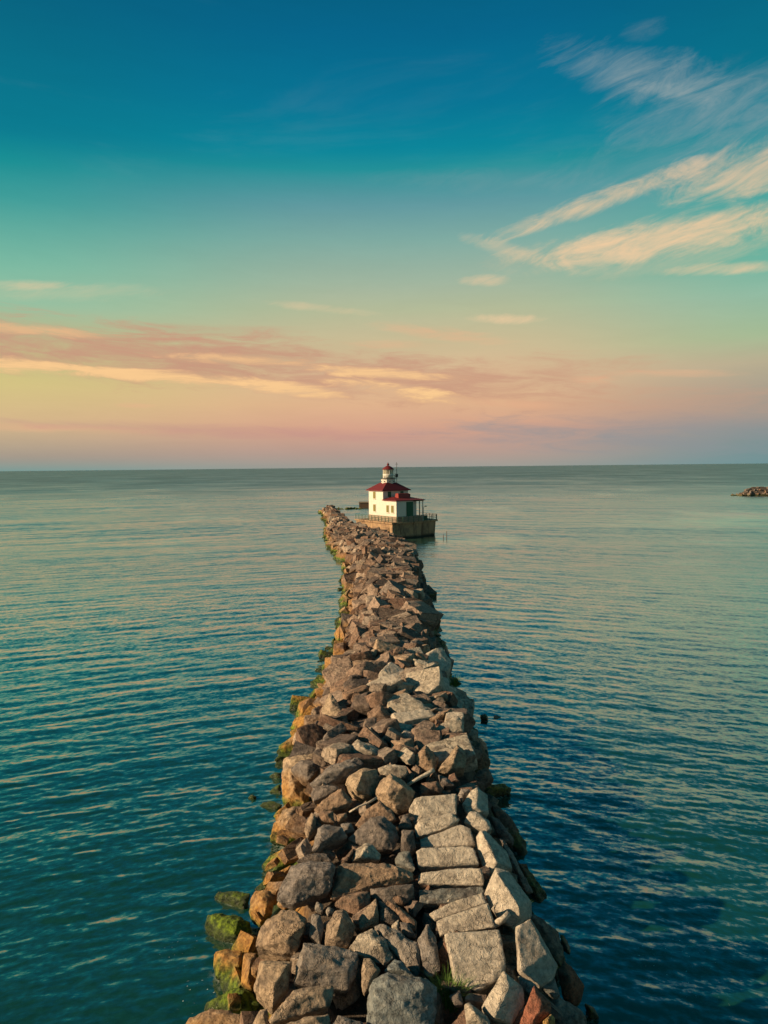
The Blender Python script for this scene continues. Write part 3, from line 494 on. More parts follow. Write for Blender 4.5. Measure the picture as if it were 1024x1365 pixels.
('moss',[(4.98,17.71,0.28),(5.25,17.67,0.18),(5.31,17.45,0.05),(5.06,17.4,0.09),(5.11,17.46,0.26),(5.05,17.81,0.02),(5.27,17.78,-0.06),(5.32,17.6,-0.17),(5.11,17.57,-0.13)]),
('warm',[(2.65,18.72,2.69),(3.04,18.73,2.73),(2.96,18.53,2.62),(2.78,18.47,2.57),(2.67,18.6,2.63),(2.83,18.52,2.74),(2.7,18.82,2.5),(3.01,18.82,2.53),(2.95,18.67,2.44),(2.81,18.62,2.4),(2.72,18.72,2.45)]),
('brown',[(3.82,26.48,1.39),(4.0,26.6,1.42),(4.62,26.31,0.9),(5.1,25.67,0.17),(5.05,25.18,-0.23),(4.84,25.16,-0.15),(4.71,25.64,0.3),(4.35,26.01,0.77),(4.42,26.11,1.0),(4.88,25.4,0.2),(4.03,26.69,0.77),(4.18,26.78,0.79),(4.66,26.54,0.38),(5.05,26.04,-0.21),(5.01,25.65,-0.52),(4.84,25.63,-0.47),(4.74,26.01,-0.1),(4.45,26.31,0.28)]),
('dark',[(3.52,24.06,2.08),(3.82,24.08,1.97),(4.3,23.66,1.41),(4.22,23.51,1.31),(3.93,23.51,1.44),(3.66,23.68,1.71),(3.94,23.55,1.77),(3.64,24.27,1.61),(3.89,24.29,1.52),(4.27,23.95,1.07),(4.21,23.83,0.99),(3.97,23.83,1.1),(3.76,23.97,1.31)]),
('grey',[(3.57,22.49,2.13),(3.8,22.44,2.01),(4.06,22.09,1.62),(4.31,21.68,1.19),(4.48,21.4,0.89),(4.24,21.36,0.96),(3.96,21.75,1.39),(3.96,21.78,1.61),(3.71,22.58,1.68),(3.89,22.54,1.58),(4.1,22.26,1.27),(4.3,21.93,0.93),(4.43,21.71,0.69),(4.25,21.68,0.75),(4.02,21.99,1.09)]),
('brown',[(4.31,23.44,0.87),(4.76,23.24,0.57),(5.14,22.75,0.11),(5.26,22.45,-0.15),(5.11,22.08,-0.35),(4.87,22.16,-0.21),(4.61,22.73,0.27),(4.79,22.69,0.35),(4.48,23.57,0.3),(4.84,23.4,0.06),(5.15,23.02,-0.31),(5.24,22.77,-0.51),(5.12,22.48,-0.67),(4.93,22.55,-0.56),(4.72,23.0,-0.17)]),
('ochre',[(3.53,29.61,0.61),(3.99,29.81,0.57),(5.05,30.22,0.45),(5.38,30.12,0.2),(5.24,29.88,0.05),(4.46,29.62,0.18),(3.83,29.53,0.39),(4.47,29.67,0.54),(5.11,29.82,0.37),(3.77,29.94,0.18),(4.14,30.1,0.15),(4.98,30.43,0.05),(5.25,30.34,-0.15),(5.14,30.16,-0.26),(4.51,29.95,-0.16),(4.01,29.87,0.01)]),
('grey',[(2.59,24.67,2.74),(2.89,24.65,2.75),(2.93,24.55,2.69),(2.59,24.23,2.48),(2.43,24.43,2.59),(2.65,24.32,2.74),(2.63,24.83,2.47),(2.87,24.81,2.48),(2.9,24.73,2.43),(2.63,24.47,2.26),(2.5,24.64,2.35)]),
('brown',[(1.17,25.16,2.75),(1.8,25.2,2.8),(1.99,24.92,2.63),(1.87,24.77,2.54),(1.2,24.78,2.52),(1.72,24.77,2.86),(1.28,25.4,2.37),(1.78,25.43,2.41),(1.93,25.2,2.27),(1.84,25.09,2.2),(1.3,25.09,2.18)]),
('dark',[(1.85,25.78,2.79),(2.21,25.65,2.73),(2.47,25.33,2.55),(2.02,25.3,2.51),(2.13,25.34,2.71),(1.92,25.95,2.47),(2.21,25.85,2.42),(2.42,25.59,2.28),(2.06,25.57,2.25)]),
('brown',[(3.33,27.42,1.89),(3.61,27.78,2.08),(4.04,28.02,2.1),(4.23,27.69,1.7),(3.78,27.39,1.64),(3.43,27.28,1.72),(3.79,27.45,2.05),(3.45,27.77,1.48),(3.67,28.05,1.63),(4.02,28.25,1.64),(4.17,27.99,1.33),(3.81,27.74,1.28),(3.53,27.66,1.34)]),
('warm',[(-1.52,25.37,2.63),(-1.38,25.68,2.81),(-0.9,26.0,3.0),(-0.37,25.96,2.96),(-0.23,25.64,2.76),(-0.47,24.93,2.34),(-0.78,24.83,2.28),(-1.25,25.07,2.44),(-0.85,25.0,3.26),(-1.07,24.34,2.88),(-1.41,25.83,2.05),(-1.29,26.08,2.2),(-0.91,26.34,2.35),(-0.48,26.3,2.31),(-0.37,26.05,2.16),(-0.56,25.48,1.81),(-0.81,25.4,1.77),(-1.19,25.59,1.9)]),
('tan',[(-0.43,24.6,2.65),(-0.25,25.0,2.89),(0.12,25.29,3.07),(0.63,24.98,2.88),(1.03,24.63,2.67),(0.7,24.05,2.32),(0.39,23.91,2.24),(-0.1,24.25,2.44),(0.16,24.46,3.23),(0.0,23.97,2.93),(0.61,24.15,3.05),(-0.29,25.07,2.02),(-0.15,25.39,2.22),(0.15,25.62,2.36),(0.56,25.38,2.21),(0.88,25.09,2.04),(0.62,24.63,1.76),(0.37,24.52,1.7),(-0.02,24.79,1.86)]),
('tan',[(-2.51,23.64,2.55),(-1.91,24.19,2.85),(-1.57,24.4,2.96),(-1.12,23.9,2.65),(-1.29,23.73,2.55),(-1.78,23.66,2.54),(-2.31,23.51,2.47),(-1.57,24.07,2.98),(-1.87,23.7,2.77),(-1.28,23.67,2.73),(-2.39,23.94,2.23),(-1.9,24.38,2.47),(-1.63,24.54,2.56),(-1.27,24.15,2.31),(-1.41,24.01,2.23),(-1.8,23.96,2.22),(-2.22,23.83,2.16)]),
('tan',[(-1.07,22.66,2.48),(-0.68,23.16,2.77),(-0.24,23.46,2.94),(0.19,23.11,2.73),(0.35,22.79,2.55),(-0.01,22.93,2.63),(-0.48,22.97,2.66),(-0.86,22.57,2.43),(-0.24,23.22,2.93),(-0.0,22.99,2.79),(-0.93,22.91,2.26),(-0.62,23.31,2.49),(-0.27,23.55,2.63),(0.08,23.27,2.46),(0.21,23.01,2.31),(-0.08,23.12,2.37),(-0.46,23.16,2.4),(-0.76,22.84,2.21)]),
('dark',[(-1.23,21.61,2.6),(-0.92,21.87,2.74),(-0.52,22.26,2.96),(-0.1,22.28,2.97),(0.27,21.95,2.78),(0.37,21.61,2.58),(0.16,21.27,2.39),(-0.19,21.28,2.4),(-0.6,21.5,2.53),(-1.0,21.48,2.52),(-0.28,21.71,3.0),(0.03,21.37,2.81),(-1.07,21.95,2.16),(-0.82,22.15,2.28),(-0.49,22.47,2.46),(-0.16,22.49,2.46),(0.13,22.22,2.31),(0.22,21.95,2.15),(0.05,21.68,2.0),(-0.24,21.68,2.0),(-0.56,21.86,2.11),(-0.88,21.85,2.11)]),
('pale',[(-1.09,20.41,2.52),(-0.97,20.73,2.7),(-0.67,20.96,2.82),(-0.45,20.92,2.8),(-0.19,20.62,2.62),(-0.23,20.46,2.54),(-0.79,20.43,2.53),(-0.62,20.56,2.88),(-0.82,20.28,2.73),(-1.0,20.75,2.14),(-0.91,21.01,2.28),(-0.67,21.19,2.37),(-0.49,21.16,2.35),(-0.29,20.91,2.21),(-0.32,20.78,2.14),(-0.76,20.77,2.14)]),
('brown',[(-1.38,20.33,2.53),(-1.06,20.74,2.74),(-0.93,20.78,2.76),(-1.13,20.38,2.55),(-1.08,20.4,2.75),(-1.34,20.59,2.25),(-1.08,20.91,2.42),(-0.98,20.95,2.44),(-1.14,20.63,2.26)]),
('tan',[(-1.57,18.84,2.35),(-1.42,19.73,2.83),(-1.26,19.77,2.85),(-0.47,19.83,2.87),(0.15,19.77,2.83),(0.71,19.51,2.68),(0.75,19.32,2.58),(0.22,19.21,2.52),(-0.47,19.17,2.51),(-1.38,18.92,2.39),(-1.22,19.43,2.95),(-1.17,19.21,2.83),(0.46,19.25,2.83),(0.14,19.44,2.94),(-1.36,19.22,2.0),(-1.24,19.94,2.39),(-1.11,19.97,2.4),(-0.48,20.02,2.42),(0.02,19.97,2.39),(0.47,19.76,2.27),(0.5,19.61,2.19),(0.07,19.52,2.15),(-0.48,19.49,2.14),(-1.2,19.28,2.04)]),
('dark',[(-0.5,18.76,2.72),(-0.1,18.81,2.74),(0.69,18.86,2.77),(0.73,18.53,2.6),(0.43,18.36,2.51),(-0.11,18.37,2.51),(-0.45,18.55,2.6),(-0.1,18.46,2.86),(0.6,18.48,2.87),(-0.38,19.03,2.25),(-0.06,19.07,2.27),(0.57,19.1,2.29),(0.61,18.85,2.15),(0.37,18.71,2.08),(-0.06,18.71,2.08),(-0.34,18.86,2.16)]),
('bluegrey',[(0.19,20.31,2.66),(0.33,20.5,2.77),(0.67,20.54,2.79),(0.82,19.98,2.49),(0.49,20.11,2.55),(0.23,20.19,2.59),(0.49,20.24,2.74),(0.25,20.52,2.33),(0.36,20.68,2.42),(0.63,20.71,2.44),(0.75,20.26,2.2),(0.48,20.36,2.25),(0.28,20.43,2.28)]),
('dark',[(0.38,21.06,2.51),(0.44,21.65,2.84),(0.8,21.64,2.84),(0.87,21.13,2.55),(0.69,20.98,2.46),(0.56,21.13,2.83),(0.44,21.37,2.17),(0.49,21.83,2.44),(0.78,21.83,2.44),(0.83,21.42,2.21),(0.68,21.29,2.14)]),
('dark',[(0.32,22.32,2.55),(0.52,22.76,2.8),(0.7,22.66,2.75),(0.83,22.3,2.55),(0.55,22.35,2.57),(0.6,22.4,2.74),(0.38,22.54,2.3),(0.54,22.9,2.51),(0.68,22.82,2.47),(0.78,22.53,2.3),(0.56,22.57,2.32)]),
('pale',[(-0.37,26.53,2.71),(0.07,26.69,2.81),(0.73,26.63,2.78),(0.83,26.3,2.58),(0.55,26.15,2.48),(0.12,26.37,2.61),(-0.26,26.32,2.58),(0.23,26.4,2.77),(-0.25,26.71,2.45),(0.11,26.83,2.53),(0.63,26.78,2.5),(0.71,26.52,2.34),(0.49,26.4,2.26),(0.15,26.57,2.37),(-0.16,26.54,2.34)]),
('warm',[(-4.31,28.78,0.51),(-4.43,29.69,1.16),(-4.39,30.11,1.49),(-4.13,30.07,1.57),(-3.42,29.19,1.18),(-3.13,28.63,0.88),(-3.14,28.09,0.46),(-3.58,28.38,0.51),(-4.2,28.59,0.42),(-3.94,29.06,1.43),(-3.75,28.37,1.0),(-4.29,29.31,-0.03),(-4.38,30.04,0.49),(-4.35,30.37,0.75),(-4.14,30.35,0.81),(-3.57,29.64,0.5),(-3.33,29.19,0.26),(-3.34,28.76,-0.07),(-3.7,28.99,-0.04),(-4.19,29.16,-0.11)]),
('dark',[(-3.96,28.74,1.81),(-3.49,28.88,2.12),(-2.74,28.56,2.18),(-2.66,28.28,2.0),(-3.11,27.98,1.59),(-3.41,28.14,1.58),(-3.17,28.16,2.17),(-3.86,29.1,1.29),(-3.49,29.22,1.53),(-2.89,28.96,1.58),(-2.82,28.73,1.44),(-3.18,28.49,1.11),(-3.43,28.62,1.11)]),
('grey',[(-2.87,25.81,2.44),(-2.47,26.17,2.67),(-1.56,26.69,3.0),(-1.01,26.46,2.87),(-1.49,26.15,2.67),(-1.85,25.89,2.51),(-2.59,25.7,2.38),(-2.17,25.94,2.82),(-1.53,26.09,2.91),(-2.71,26.18,2.09),(-2.39,26.47,2.27),(-1.67,26.89,2.53),(-1.22,26.7,2.42),(-1.61,26.45,2.27),(-1.9,26.25,2.14),(-2.49,26.1,2.04)]),
('dark',[(-2.7,24.74,2.55),(-2.62,24.97,2.71),(-2.1,24.96,2.82),(-1.62,24.76,2.8),(-2.07,24.56,2.58),(-2.58,24.48,2.41),(-2.13,24.7,2.78),(-2.65,25.04,2.18),(-2.58,25.22,2.31),(-2.16,25.21,2.39),(-1.78,25.06,2.37),(-2.14,24.9,2.2),(-2.55,24.83,2.07)]),
('warm',[(-4.36,26.0,0.42),(-4.27,26.34,0.7),(-3.93,26.7,1.08),(-3.42,26.71,1.28),(-3.03,26.36,1.18),(-3.01,25.84,0.83),(-3.03,25.54,0.6),(-3.62,25.55,0.38),(-4.31,25.83,0.32),(-3.65,25.91,1.3),(-3.34,25.53,1.15),(-3.02,25.29,1.11),(-4.29,26.54,-0.22),(-4.22,26.81,-0.0),(-3.95,27.1,0.3),(-3.54,27.1,0.46),(-3.23,26.82,0.39),(-3.21,26.41,0.1),(-3.23,26.16,-0.08),(-3.7,26.17,-0.26),(-4.25,26.4,-0.31)]),
('warm',[(-2.69,22.69,2.44),(-2.48,23.08,2.75),(-2.33,22.97,2.73),(-2.29,22.49,2.44),(-2.55,22.23,2.19),(-2.41,22.58,2.68),(-2.67,22.94,2.1),(-2.51,23.26,2.35),(-2.38,23.17,2.34),(-2.35,22.78,2.1),(-2.56,22.58,1.9)]),
('grey',[(-2.29,21.14,2.45),(-2.17,21.82,2.83),(-1.96,21.96,2.89),(-1.4,21.89,2.83),(-1.21,21.6,2.65),(-1.56,21.46,2.59),(-2.04,21.27,2.51),(-2.16,21.13,2.43),(-2.04,21.55,2.96),(-2.02,21.09,2.7),(-1.51,21.49,2.9),(-2.23,21.52,2.06),(-2.14,22.07,2.36),(-1.96,22.18,2.42),(-1.52,22.12,2.36),(-1.36,21.89,2.22),(-1.65,21.78,2.17),(-2.03,21.63,2.11),(-2.13,21.51,2.05)]),
('warm',[(-4.44,24.37,0.17),(-4.16,24.59,0.42),(-3.45,24.72,0.77),(-2.93,24.69,0.94),(-2.69,24.35,0.8),(-3.18,24.16,0.49),(-3.59,24.11,0.31),(-4.04,24.06,0.11),(-3.45,24.27,0.8),(-3.12,24.13,0.82),(-4.31,24.69,-0.22),(-4.09,24.86,-0.02),(-3.52,24.97,0.26),(-3.1,24.94,0.4),(-2.91,24.67,0.28),(-3.31,24.52,0.04),(-3.63,24.48,-0.1),(-3.99,24.44,-0.27)]),
('ochre',[(-4.0,22.97,0.52),(-3.72,23.05,0.67),(-3.15,23.16,0.95),(-3.31,22.85,0.69),(-3.55,22.48,0.36),(-3.82,22.72,0.42),(-3.43,22.73,0.8),(-3.96,23.2,0.17),(-3.73,23.26,0.29),(-3.28,23.35,0.51),(-3.4,23.1,0.3),(-3.6,22.81,0.04),(-3.81,23.0,0.09)]),
('grey',[(-3.02,18.86,2.34),(-2.99,19.22,2.55),(-2.72,19.66,2.84),(-2.19,19.75,2.97),(-1.52,19.59,2.99),(-1.43,19.47,2.93),(-1.55,18.87,2.58),(-2.03,18.87,2.5),(-2.27,18.87,2.47),(-2.56,18.7,2.33),(-2.49,18.82,2.86),(-2.14,19.14,3.09),(-1.56,19.04,3.14),(-2.9,19.26,1.9),(-2.88,19.55,2.07),(-2.66,19.9,2.3),(-2.24,19.98,2.41),(-1.7,19.85,2.42),(-1.63,19.75,2.38),(-1.73,19.27,2.09),(-2.11,19.27,2.03),(-2.3,19.27,2.0),(-2.54,19.13,1.89)]),
('dark',[(-2.69,20.39,2.56),(-2.28,20.59,2.71),(-1.76,20.54,2.73),(-1.57,20.29,2.6),(-2.26,20.39,2.6),(-2.08,20.35,2.75),(-2.59,20.6,2.28),(-2.27,20.76,2.4),(-1.85,20.73,2.41),(-1.7,20.52,2.31),(-2.25,20.6,2.31)]),
('brown',[(-2.28,22.94,2.64),(-2.2,23.12,2.75),(-1.76,23.11,2.76),(-1.69,22.74,2.54),(-2.12,22.76,2.54),(-1.98,22.77,2.78),(-2.24,23.16,2.36),(-2.18,23.3,2.44),(-1.83,23.29,2.45),(-1.78,22.99,2.28),(-2.12,23.01,2.27)]),
('tan',[(-1.71,22.96,2.68),(-1.33,23.06,2.73),(-1.27,22.88,2.62),(-1.6,22.73,2.55),(-1.45,22.75,2.73),(-1.67,23.09,2.47),(-1.37,23.18,2.51),(-1.32,23.03,2.42),(-1.58,22.92,2.37)]),
('grey',[(-1.52,22.3,2.72),(-1.15,22.35,2.74),(-1.0,22.09,2.58),(-1.28,22.0,2.54),(-1.23,22.03,2.76),(-1.48,22.46,2.45),(-1.18,22.5,2.47),(-1.06,22.29,2.34),(-1.28,22.22,2.31)]),
('moss',[(-5.52,29.23,-0.13),(-5.17,29.37,0.12),(-4.73,29.28,0.22),(-4.26,28.98,0.17),(-4.61,28.84,-0.07),(-4.86,28.97,0.18),(-5.43,29.48,-0.45),(-5.15,29.6,-0.26),(-4.8,29.52,-0.17),(-4.42,29.28,-0.21),(-4.7,29.17,-0.4)]),
('moss',[(-5.17,30.51,-0.03),(-4.87,30.68,0.21),(-4.62,30.7,0.33),(-4.5,30.24,0.02),(-4.9,30.37,-0.03),(-4.76,30.36,0.23),(-5.14,30.74,-0.31),(-4.9,30.87,-0.12),(-4.7,30.89,-0.02),(-4.6,30.52,-0.27),(-4.92,30.63,-0.31)]),
('moss',[(-5.95,29.95,0.01),(-5.79,30.1,0.13),(-5.51,29.93,0.08),(-5.62,29.8,-0.02),(-5.68,29.83,0.16),(-5.93,30.09,-0.17),(-5.8,30.21,-0.07),(-5.58,30.08,-0.12),(-5.66,29.97,-0.2)]),
('moss',[(-5.43,32.1,-0.01),(-5.1,32.2,0.18),(-4.78,32.07,0.2),(-4.79,31.83,0.03),(-4.99,31.91,0.2),(-5.38,32.31,-0.28),(-5.12,32.4,-0.12),(-4.87,32.29,-0.11),(-4.87,32.1,-0.24)]),
('moss',[(-4.48,23.17,0.06),(-4.16,23.32,0.27),(-3.67,22.98,0.21),(-3.64,22.73,0.07),(-3.92,23.01,0.15),(-3.98,23.09,0.25),(-4.4,23.27,-0.12),(-4.15,23.39,0.04),(-3.75,23.12,0.0),(-3.73,22.92,-0.12),(-3.95,23.15,-0.05)]),
('ochre',[(-5.1,37.32,0.37),(-4.79,37.65,0.8),(-3.4,37.38,1.23),(-3.23,36.82,0.81),(-3.87,36.53,0.24),(-4.86,36.96,0.16),(-4.01,36.66,1.14),(-4.99,37.93,-0.36),(-4.75,38.19,-0.01),(-3.64,37.98,0.33),(-3.5,37.53,-0.01),(-4.02,37.3,-0.46),(-4.8,37.64,-0.53)]),
('warm',[(-3.18,34.3,2.35),(-2.72,34.89,3.04),(-2.23,34.02,2.55),(-1.84,33.54,2.34),(-1.94,33.05,1.9),(-2.8,33.18,1.62),(-2.59,33.91,2.72),(-3.06,34.59,1.88),(-2.69,35.07,2.43),(-2.31,34.37,2.04),(-1.99,33.99,1.88),(-2.07,33.6,1.52),(-2.76,33.7,1.3)]),
('brown',[(-2.26,35.62,2.74),(-0.92,36.1,3.03),(-0.53,35.78,2.8),(-0.66,35.19,2.4),(-1.91,34.92,2.25),(-1.03,35.14,3.07),(-1.9,34.87,2.91),(-2.08,36.19,2.05),(-1.01,36.58,2.29),(-0.7,36.32,2.1),(-0.8,35.85,1.78),(-1.8,35.63,1.66)]),
('ochre',[(-4.06,44.98,0.94),(-3.08,45.03,1.49),(-2.41,44.47,1.32),(-2.55,43.99,0.81),(-3.53,44.41,0.7),(-3.03,44.21,1.4),(-3.91,45.42,0.39),(-3.13,45.47,0.83),(-2.59,45.02,0.69),(-2.7,44.64,0.28),(-3.49,44.97,0.19)]),
('brown',[(-0.95,31.9,2.37),(-0.85,32.54,2.8),(-0.26,32.96,3.07),(0.33,32.3,2.63),(0.2,31.89,2.36),(-0.25,32.09,3.07),(-0.83,32.47,1.86),(-0.74,32.98,2.2),(-0.27,33.32,2.42),(0.19,32.79,2.07),(0.1,32.46,1.85)]),
('tan',[(-0.39,34.55,2.67),(1.0,35.17,3.1),(1.18,34.84,2.88),(0.71,33.85,2.21),(-0.15,34.11,2.38),(0.85,34.23,3.14),(0.59,33.66,2.77),(-0.21,35.12,2.0),(0.9,35.62,2.35),(1.04,35.36,2.17),(0.67,34.56,1.63),(-0.02,34.77,1.76)]),
('tan',[(0.61,38.29,2.35),(1.13,39.27,3.05),(1.74,38.82,2.75),(1.65,38.39,2.45),(1.44,38.36,2.88),(0.76,38.82,1.92),(1.17,39.61,2.48),(1.66,39.24,2.23),(1.59,38.9,2.0)]),
('tan',[(-2.36,41.09,2.88),(-1.18,41.18,2.92),(0.15,41.11,2.85),(0.21,40.51,2.42),(-0.88,40.35,2.33),(-2.19,40.49,2.45),(-1.17,40.46,2.89),(-0.0,40.4,2.83),(-2.11,41.51,2.31),(-1.17,41.58,2.35),(-0.1,41.53,2.29),(-0.05,41.05,1.95),(-0.92,40.92,1.87),(-1.97,41.03,1.97)]),
('pale',[(-1.63,28.3,2.7),(-1.18,28.77,2.99),(-0.45,28.51,2.81),(-0.04,28.11,2.55),(-0.44,27.81,2.37),(-1.36,27.9,2.44),(-1.05,28.02,3.01),(-0.54,27.72,2.81),(-1.48,28.76,2.1),(-1.13,29.14,2.33),(-0.54,28.93,2.19),(-0.21,28.61,1.98),(-0.54,28.37,1.83),(-1.27,28.44,1.89)]),
('grey',[(-2.87,25.87,2.43),(-2.16,26.55,2.81),(-1.11,26.97,3.03),(-0.81,26.69,2.84),(-1.65,26.0,2.46),(-2.67,25.7,2.31),(-1.47,26.35,2.89),(-2.7,26.35,1.97),(-2.13,26.89,2.28),(-1.3,27.23,2.45),(-1.06,27.0,2.3),(-1.73,26.46,1.99),(-2.54,26.21,1.88)]),
('warm',[(-4.37,29.34,1.22),(-4.4,30.05,1.75),(-3.06,29.71,2.04),(-2.74,29.14,1.73),(-3.29,28.7,1.17),(-4.06,29.06,1.12),(-3.85,29.17,1.94),(-3.07,28.8,1.98),(-4.29,29.89,0.58),(-4.32,30.45,1.01),(-3.24,30.18,1.24),(-2.99,29.72,0.99),(-3.43,29.37,0.54),(-4.05,29.66,0.51)]),
('ochre',[(-4.43,32.72,0.96),(-4.11,33.11,1.42),(-3.21,32.37,1.21),(-3.56,32.3,1.0),(-3.91,32.34,1.35),(-4.36,33.12,0.48),(-4.1,33.43,0.85),(-3.38,32.84,0.68),(-3.66,32.78,0.51)]),
('tan',[(1.01,27.51,2.68),(1.59,28.04,3.03),(2.06,27.47,2.69),(1.81,26.9,2.32),(1.15,27.21,2.5),(1.45,27.37,3.04),(1.14,27.92,2.14),(1.6,28.34,2.42),(1.97,27.89,2.14),(1.78,27.43,1.85),(1.24,27.68,1.99)]),
('warm',[(1.91,26.89,2.43),(2.79,27.86,3.09),(3.15,27.49,2.87),(2.99,26.91,2.51),(2.29,26.77,2.37),(2.73,27.18,3.1),(2.48,26.7,2.8),(2.1,27.39,1.92),(2.8,28.17,2.45),(3.09,27.86,2.27),(2.96,27.41,1.98),(2.4,27.29,1.88)]),
('pale',[(1.69,30.63,2.53),(3.15,31.32,3.06),(3.45,30.96,2.84),(3.39,30.52,2.55),(2.63,30.57,2.54),(1.73,30.41,2.38),(1.85,30.49,2.63),(3.11,30.96,3.02),(3.3,30.67,2.83),(1.91,30.9,2.26),(3.07,31.45,2.68),(3.31,31.16,2.51),(3.27,30.81,2.27),(2.66,30.85,2.27),(1.94,30.72,2.14)]),
('tan',[(1.24,31.81,2.44),(3.03,32.53,3.0),(3.12,32.17,2.77),(1.8,31.66,2.37),(2.73,31.73,3.1),(1.49,32.45,1.78),(2.93,33.03,2.23),(2.99,32.74,2.04),(1.94,32.34,1.73)]),
('tan',[(0.18,28.93,2.86),(1.12,29.02,2.92),(1.2,28.39,2.53),(0.78,28.2,2.4),(0.17,28.42,2.53),(0.69,28.38,2.96),(0.29,29.26,2.32),(1.05,29.33,2.38),(1.11,28.83,2.06),(0.77,28.68,1.96),(0.28,28.85,2.06)]),
('brown',[(2.08,29.22,2.51),(2.55,29.73,2.85),(3.41,29.69,2.86),(3.37,29.37,2.65),(2.7,28.99,2.38),(2.92,29.11,2.92),(2.27,29.71,1.99),(2.65,30.11,2.27),(3.34,30.08,2.28),(3.31,29.82,2.11),(2.76,29.52,1.89)]),
('warm',[(1.49,34.83,2.63),(3.03,35.13,2.9),(3.12,34.74,2.64),(1.97,34.49,2.42),(2.59,34.41,2.94),(1.71,35.35,2.03),(2.94,35.59,2.25),(3.01,35.28,2.04),(2.09,35.08,1.86)]),
('warm',[(1.52,32.76,2.58),(2.37,33.08,2.83),(2.59,32.82,2.67),(1.63,32.63,2.5),(2.21,32.54,2.89),(1.64,33.13,2.17),(2.32,33.39,2.37),(2.5,33.19,2.24),(1.73,33.03,2.11)]),
('pale',[(-0.3,29.86,2.5),(0.19,30.45,2.89),(0.52,30.39,2.85),(0.4,30.06,2.64),(-0.04,29.64,2.37),(0.19,30.0,2.83),(-0.21,30.19,2.19),(0.19,30.66,2.5),(0.45,30.61,2.47),(0.36,30.35,2.3),(0.0,30.01,2.08)]),
('tan',[(2.74,47.59,0.55),(3.69,48.75,1.28),(4.02,48.52,0.8),(3.61,47.84,0.29),(3.52,47.72,0.94),(2.93,48.23,0.02),(3.69,49.16,0.61),(3.95,48.97,0.23),(3.63,48.43,-0.18)]),
('tan',[(0.3,41.68,3.0),(1.66,41.79,3.11),(1.79,41.32,2.78),(0.86,40.3,2.03),(0.44,40.75,2.35),(1.18,40.76,3.09),(0.46,42.25,2.2),(1.55,42.35,2.29),(1.65,41.97,2.02),(0.91,41.15,1.43),(0.57,41.52,1.68)]),
('brown',[(-3.01,37.75,2.42),(-2.04,37.45,2.63),(-1.74,36.74,2.17),(-2.26,36.49,1.72),(-2.82,36.95,1.84),(-2.26,36.67,2.47),(-2.91,38.13,1.78),(-2.14,37.9,1.95),(-1.9,37.32,1.58),(-2.32,37.13,1.22),(-2.77,37.5,1.32)]),
('tan',[(-0.96,37.52,2.81),(-0.01,37.73,2.94),(0.39,37.31,2.65),(-0.28,36.91,2.38),(-0.68,37.04,2.47),(-0.14,36.99,2.89),(-0.83,37.94,2.26),(-0.07,38.11,2.37),(0.25,37.77,2.14),(-0.29,37.45,1.92),(-0.61,37.56,1.99)]),
('brown',[(3.49,31.4,0.94),(4.32,32.49,1.56),(4.69,31.83,0.75),(4.52,31.43,0.45),(4.24,31.08,0.26),(4.19,31.49,1.24),(3.7,31.89,0.35),(4.37,32.76,0.85),(4.66,32.23,0.2),(4.52,31.91,-0.04),(4.3,31.63,-0.2)]),
]
heroes = []; n_parts = 0; rs0 = random.Random(3)
LAB = {'red': 'rusty red stone', 'moss': 'low stone covered in green algae at the waterline'}
for i, (typ, pts) in enumerate(HERO):
    dist = sum(p[1] for p in pts)/len(pts)
    cut = typ in ('block',)
    me, c, size = stone_mesh('cut_block' if cut else 'boulder', pts, max(.034, dist*.0019), 100+i, amp=.017 if cut else .050, chips=2 if cut else 2, lo_chip=.88)
    o = link('cut_block' if cut else 'boulder', me, R_[typ], breakwater); o.location = c-Vector((0, 14, 0))
    if cut: o.rotation_euler = (rs0.gauss(0, .05), rs0.gauss(0, .06), rs0.gauss(0, .03))
    if typ in LAB: o['label'] = LAB[typ]
    heroes.append((c.x, c.y, size)); n_parts += 1
# shared shapes for the rest of the pile
def hull_arrays(pts, seed):
    bm, c, size, q = stone_hull(pts, seed, 5, .62)
    bmesh.ops.triangulate(bm, faces=bm.faces); bmesh.ops.subdivide_edges(bm, edges=[e for e in bm.edges if e.calc_length() > .7], cuts=1)
    bmesh.ops.triangulate(bm, faces=bm.faces); bm.verts.index_update()
    for v in bm.verts: v.co += Vector((q.gauss(0, .028), q.gauss(0, .028), q.gauss(0, .028)))
    co = np.array([v.co[:] for v in bm.verts], dtype=np.float32); t = np.array([[v.index for v in f.verts] for f in bm.faces], dtype=np.int32); bm.free()
    return co, t
rs = random.Random(5); variants = []; lows = []
for k in range(22):
    a = rs.uniform(.9, 1.25); dims = (a, a*rs.uniform(.48, .85), a*rs.uniform(.34, .62))
    hi, _, _ = stone_mesh('boulder', random_hull(*dims, rs), .075, 500+k, amp=.028, chips=5, lo_chip=.62)
    lows.append(hull_arrays(random_hull(*dims, rs), 900+k)); lows.append(hull_arrays(random_hull(*dims, rs), 950+k))
    hi.materials.append(RANDOM); variants.append((hi,))
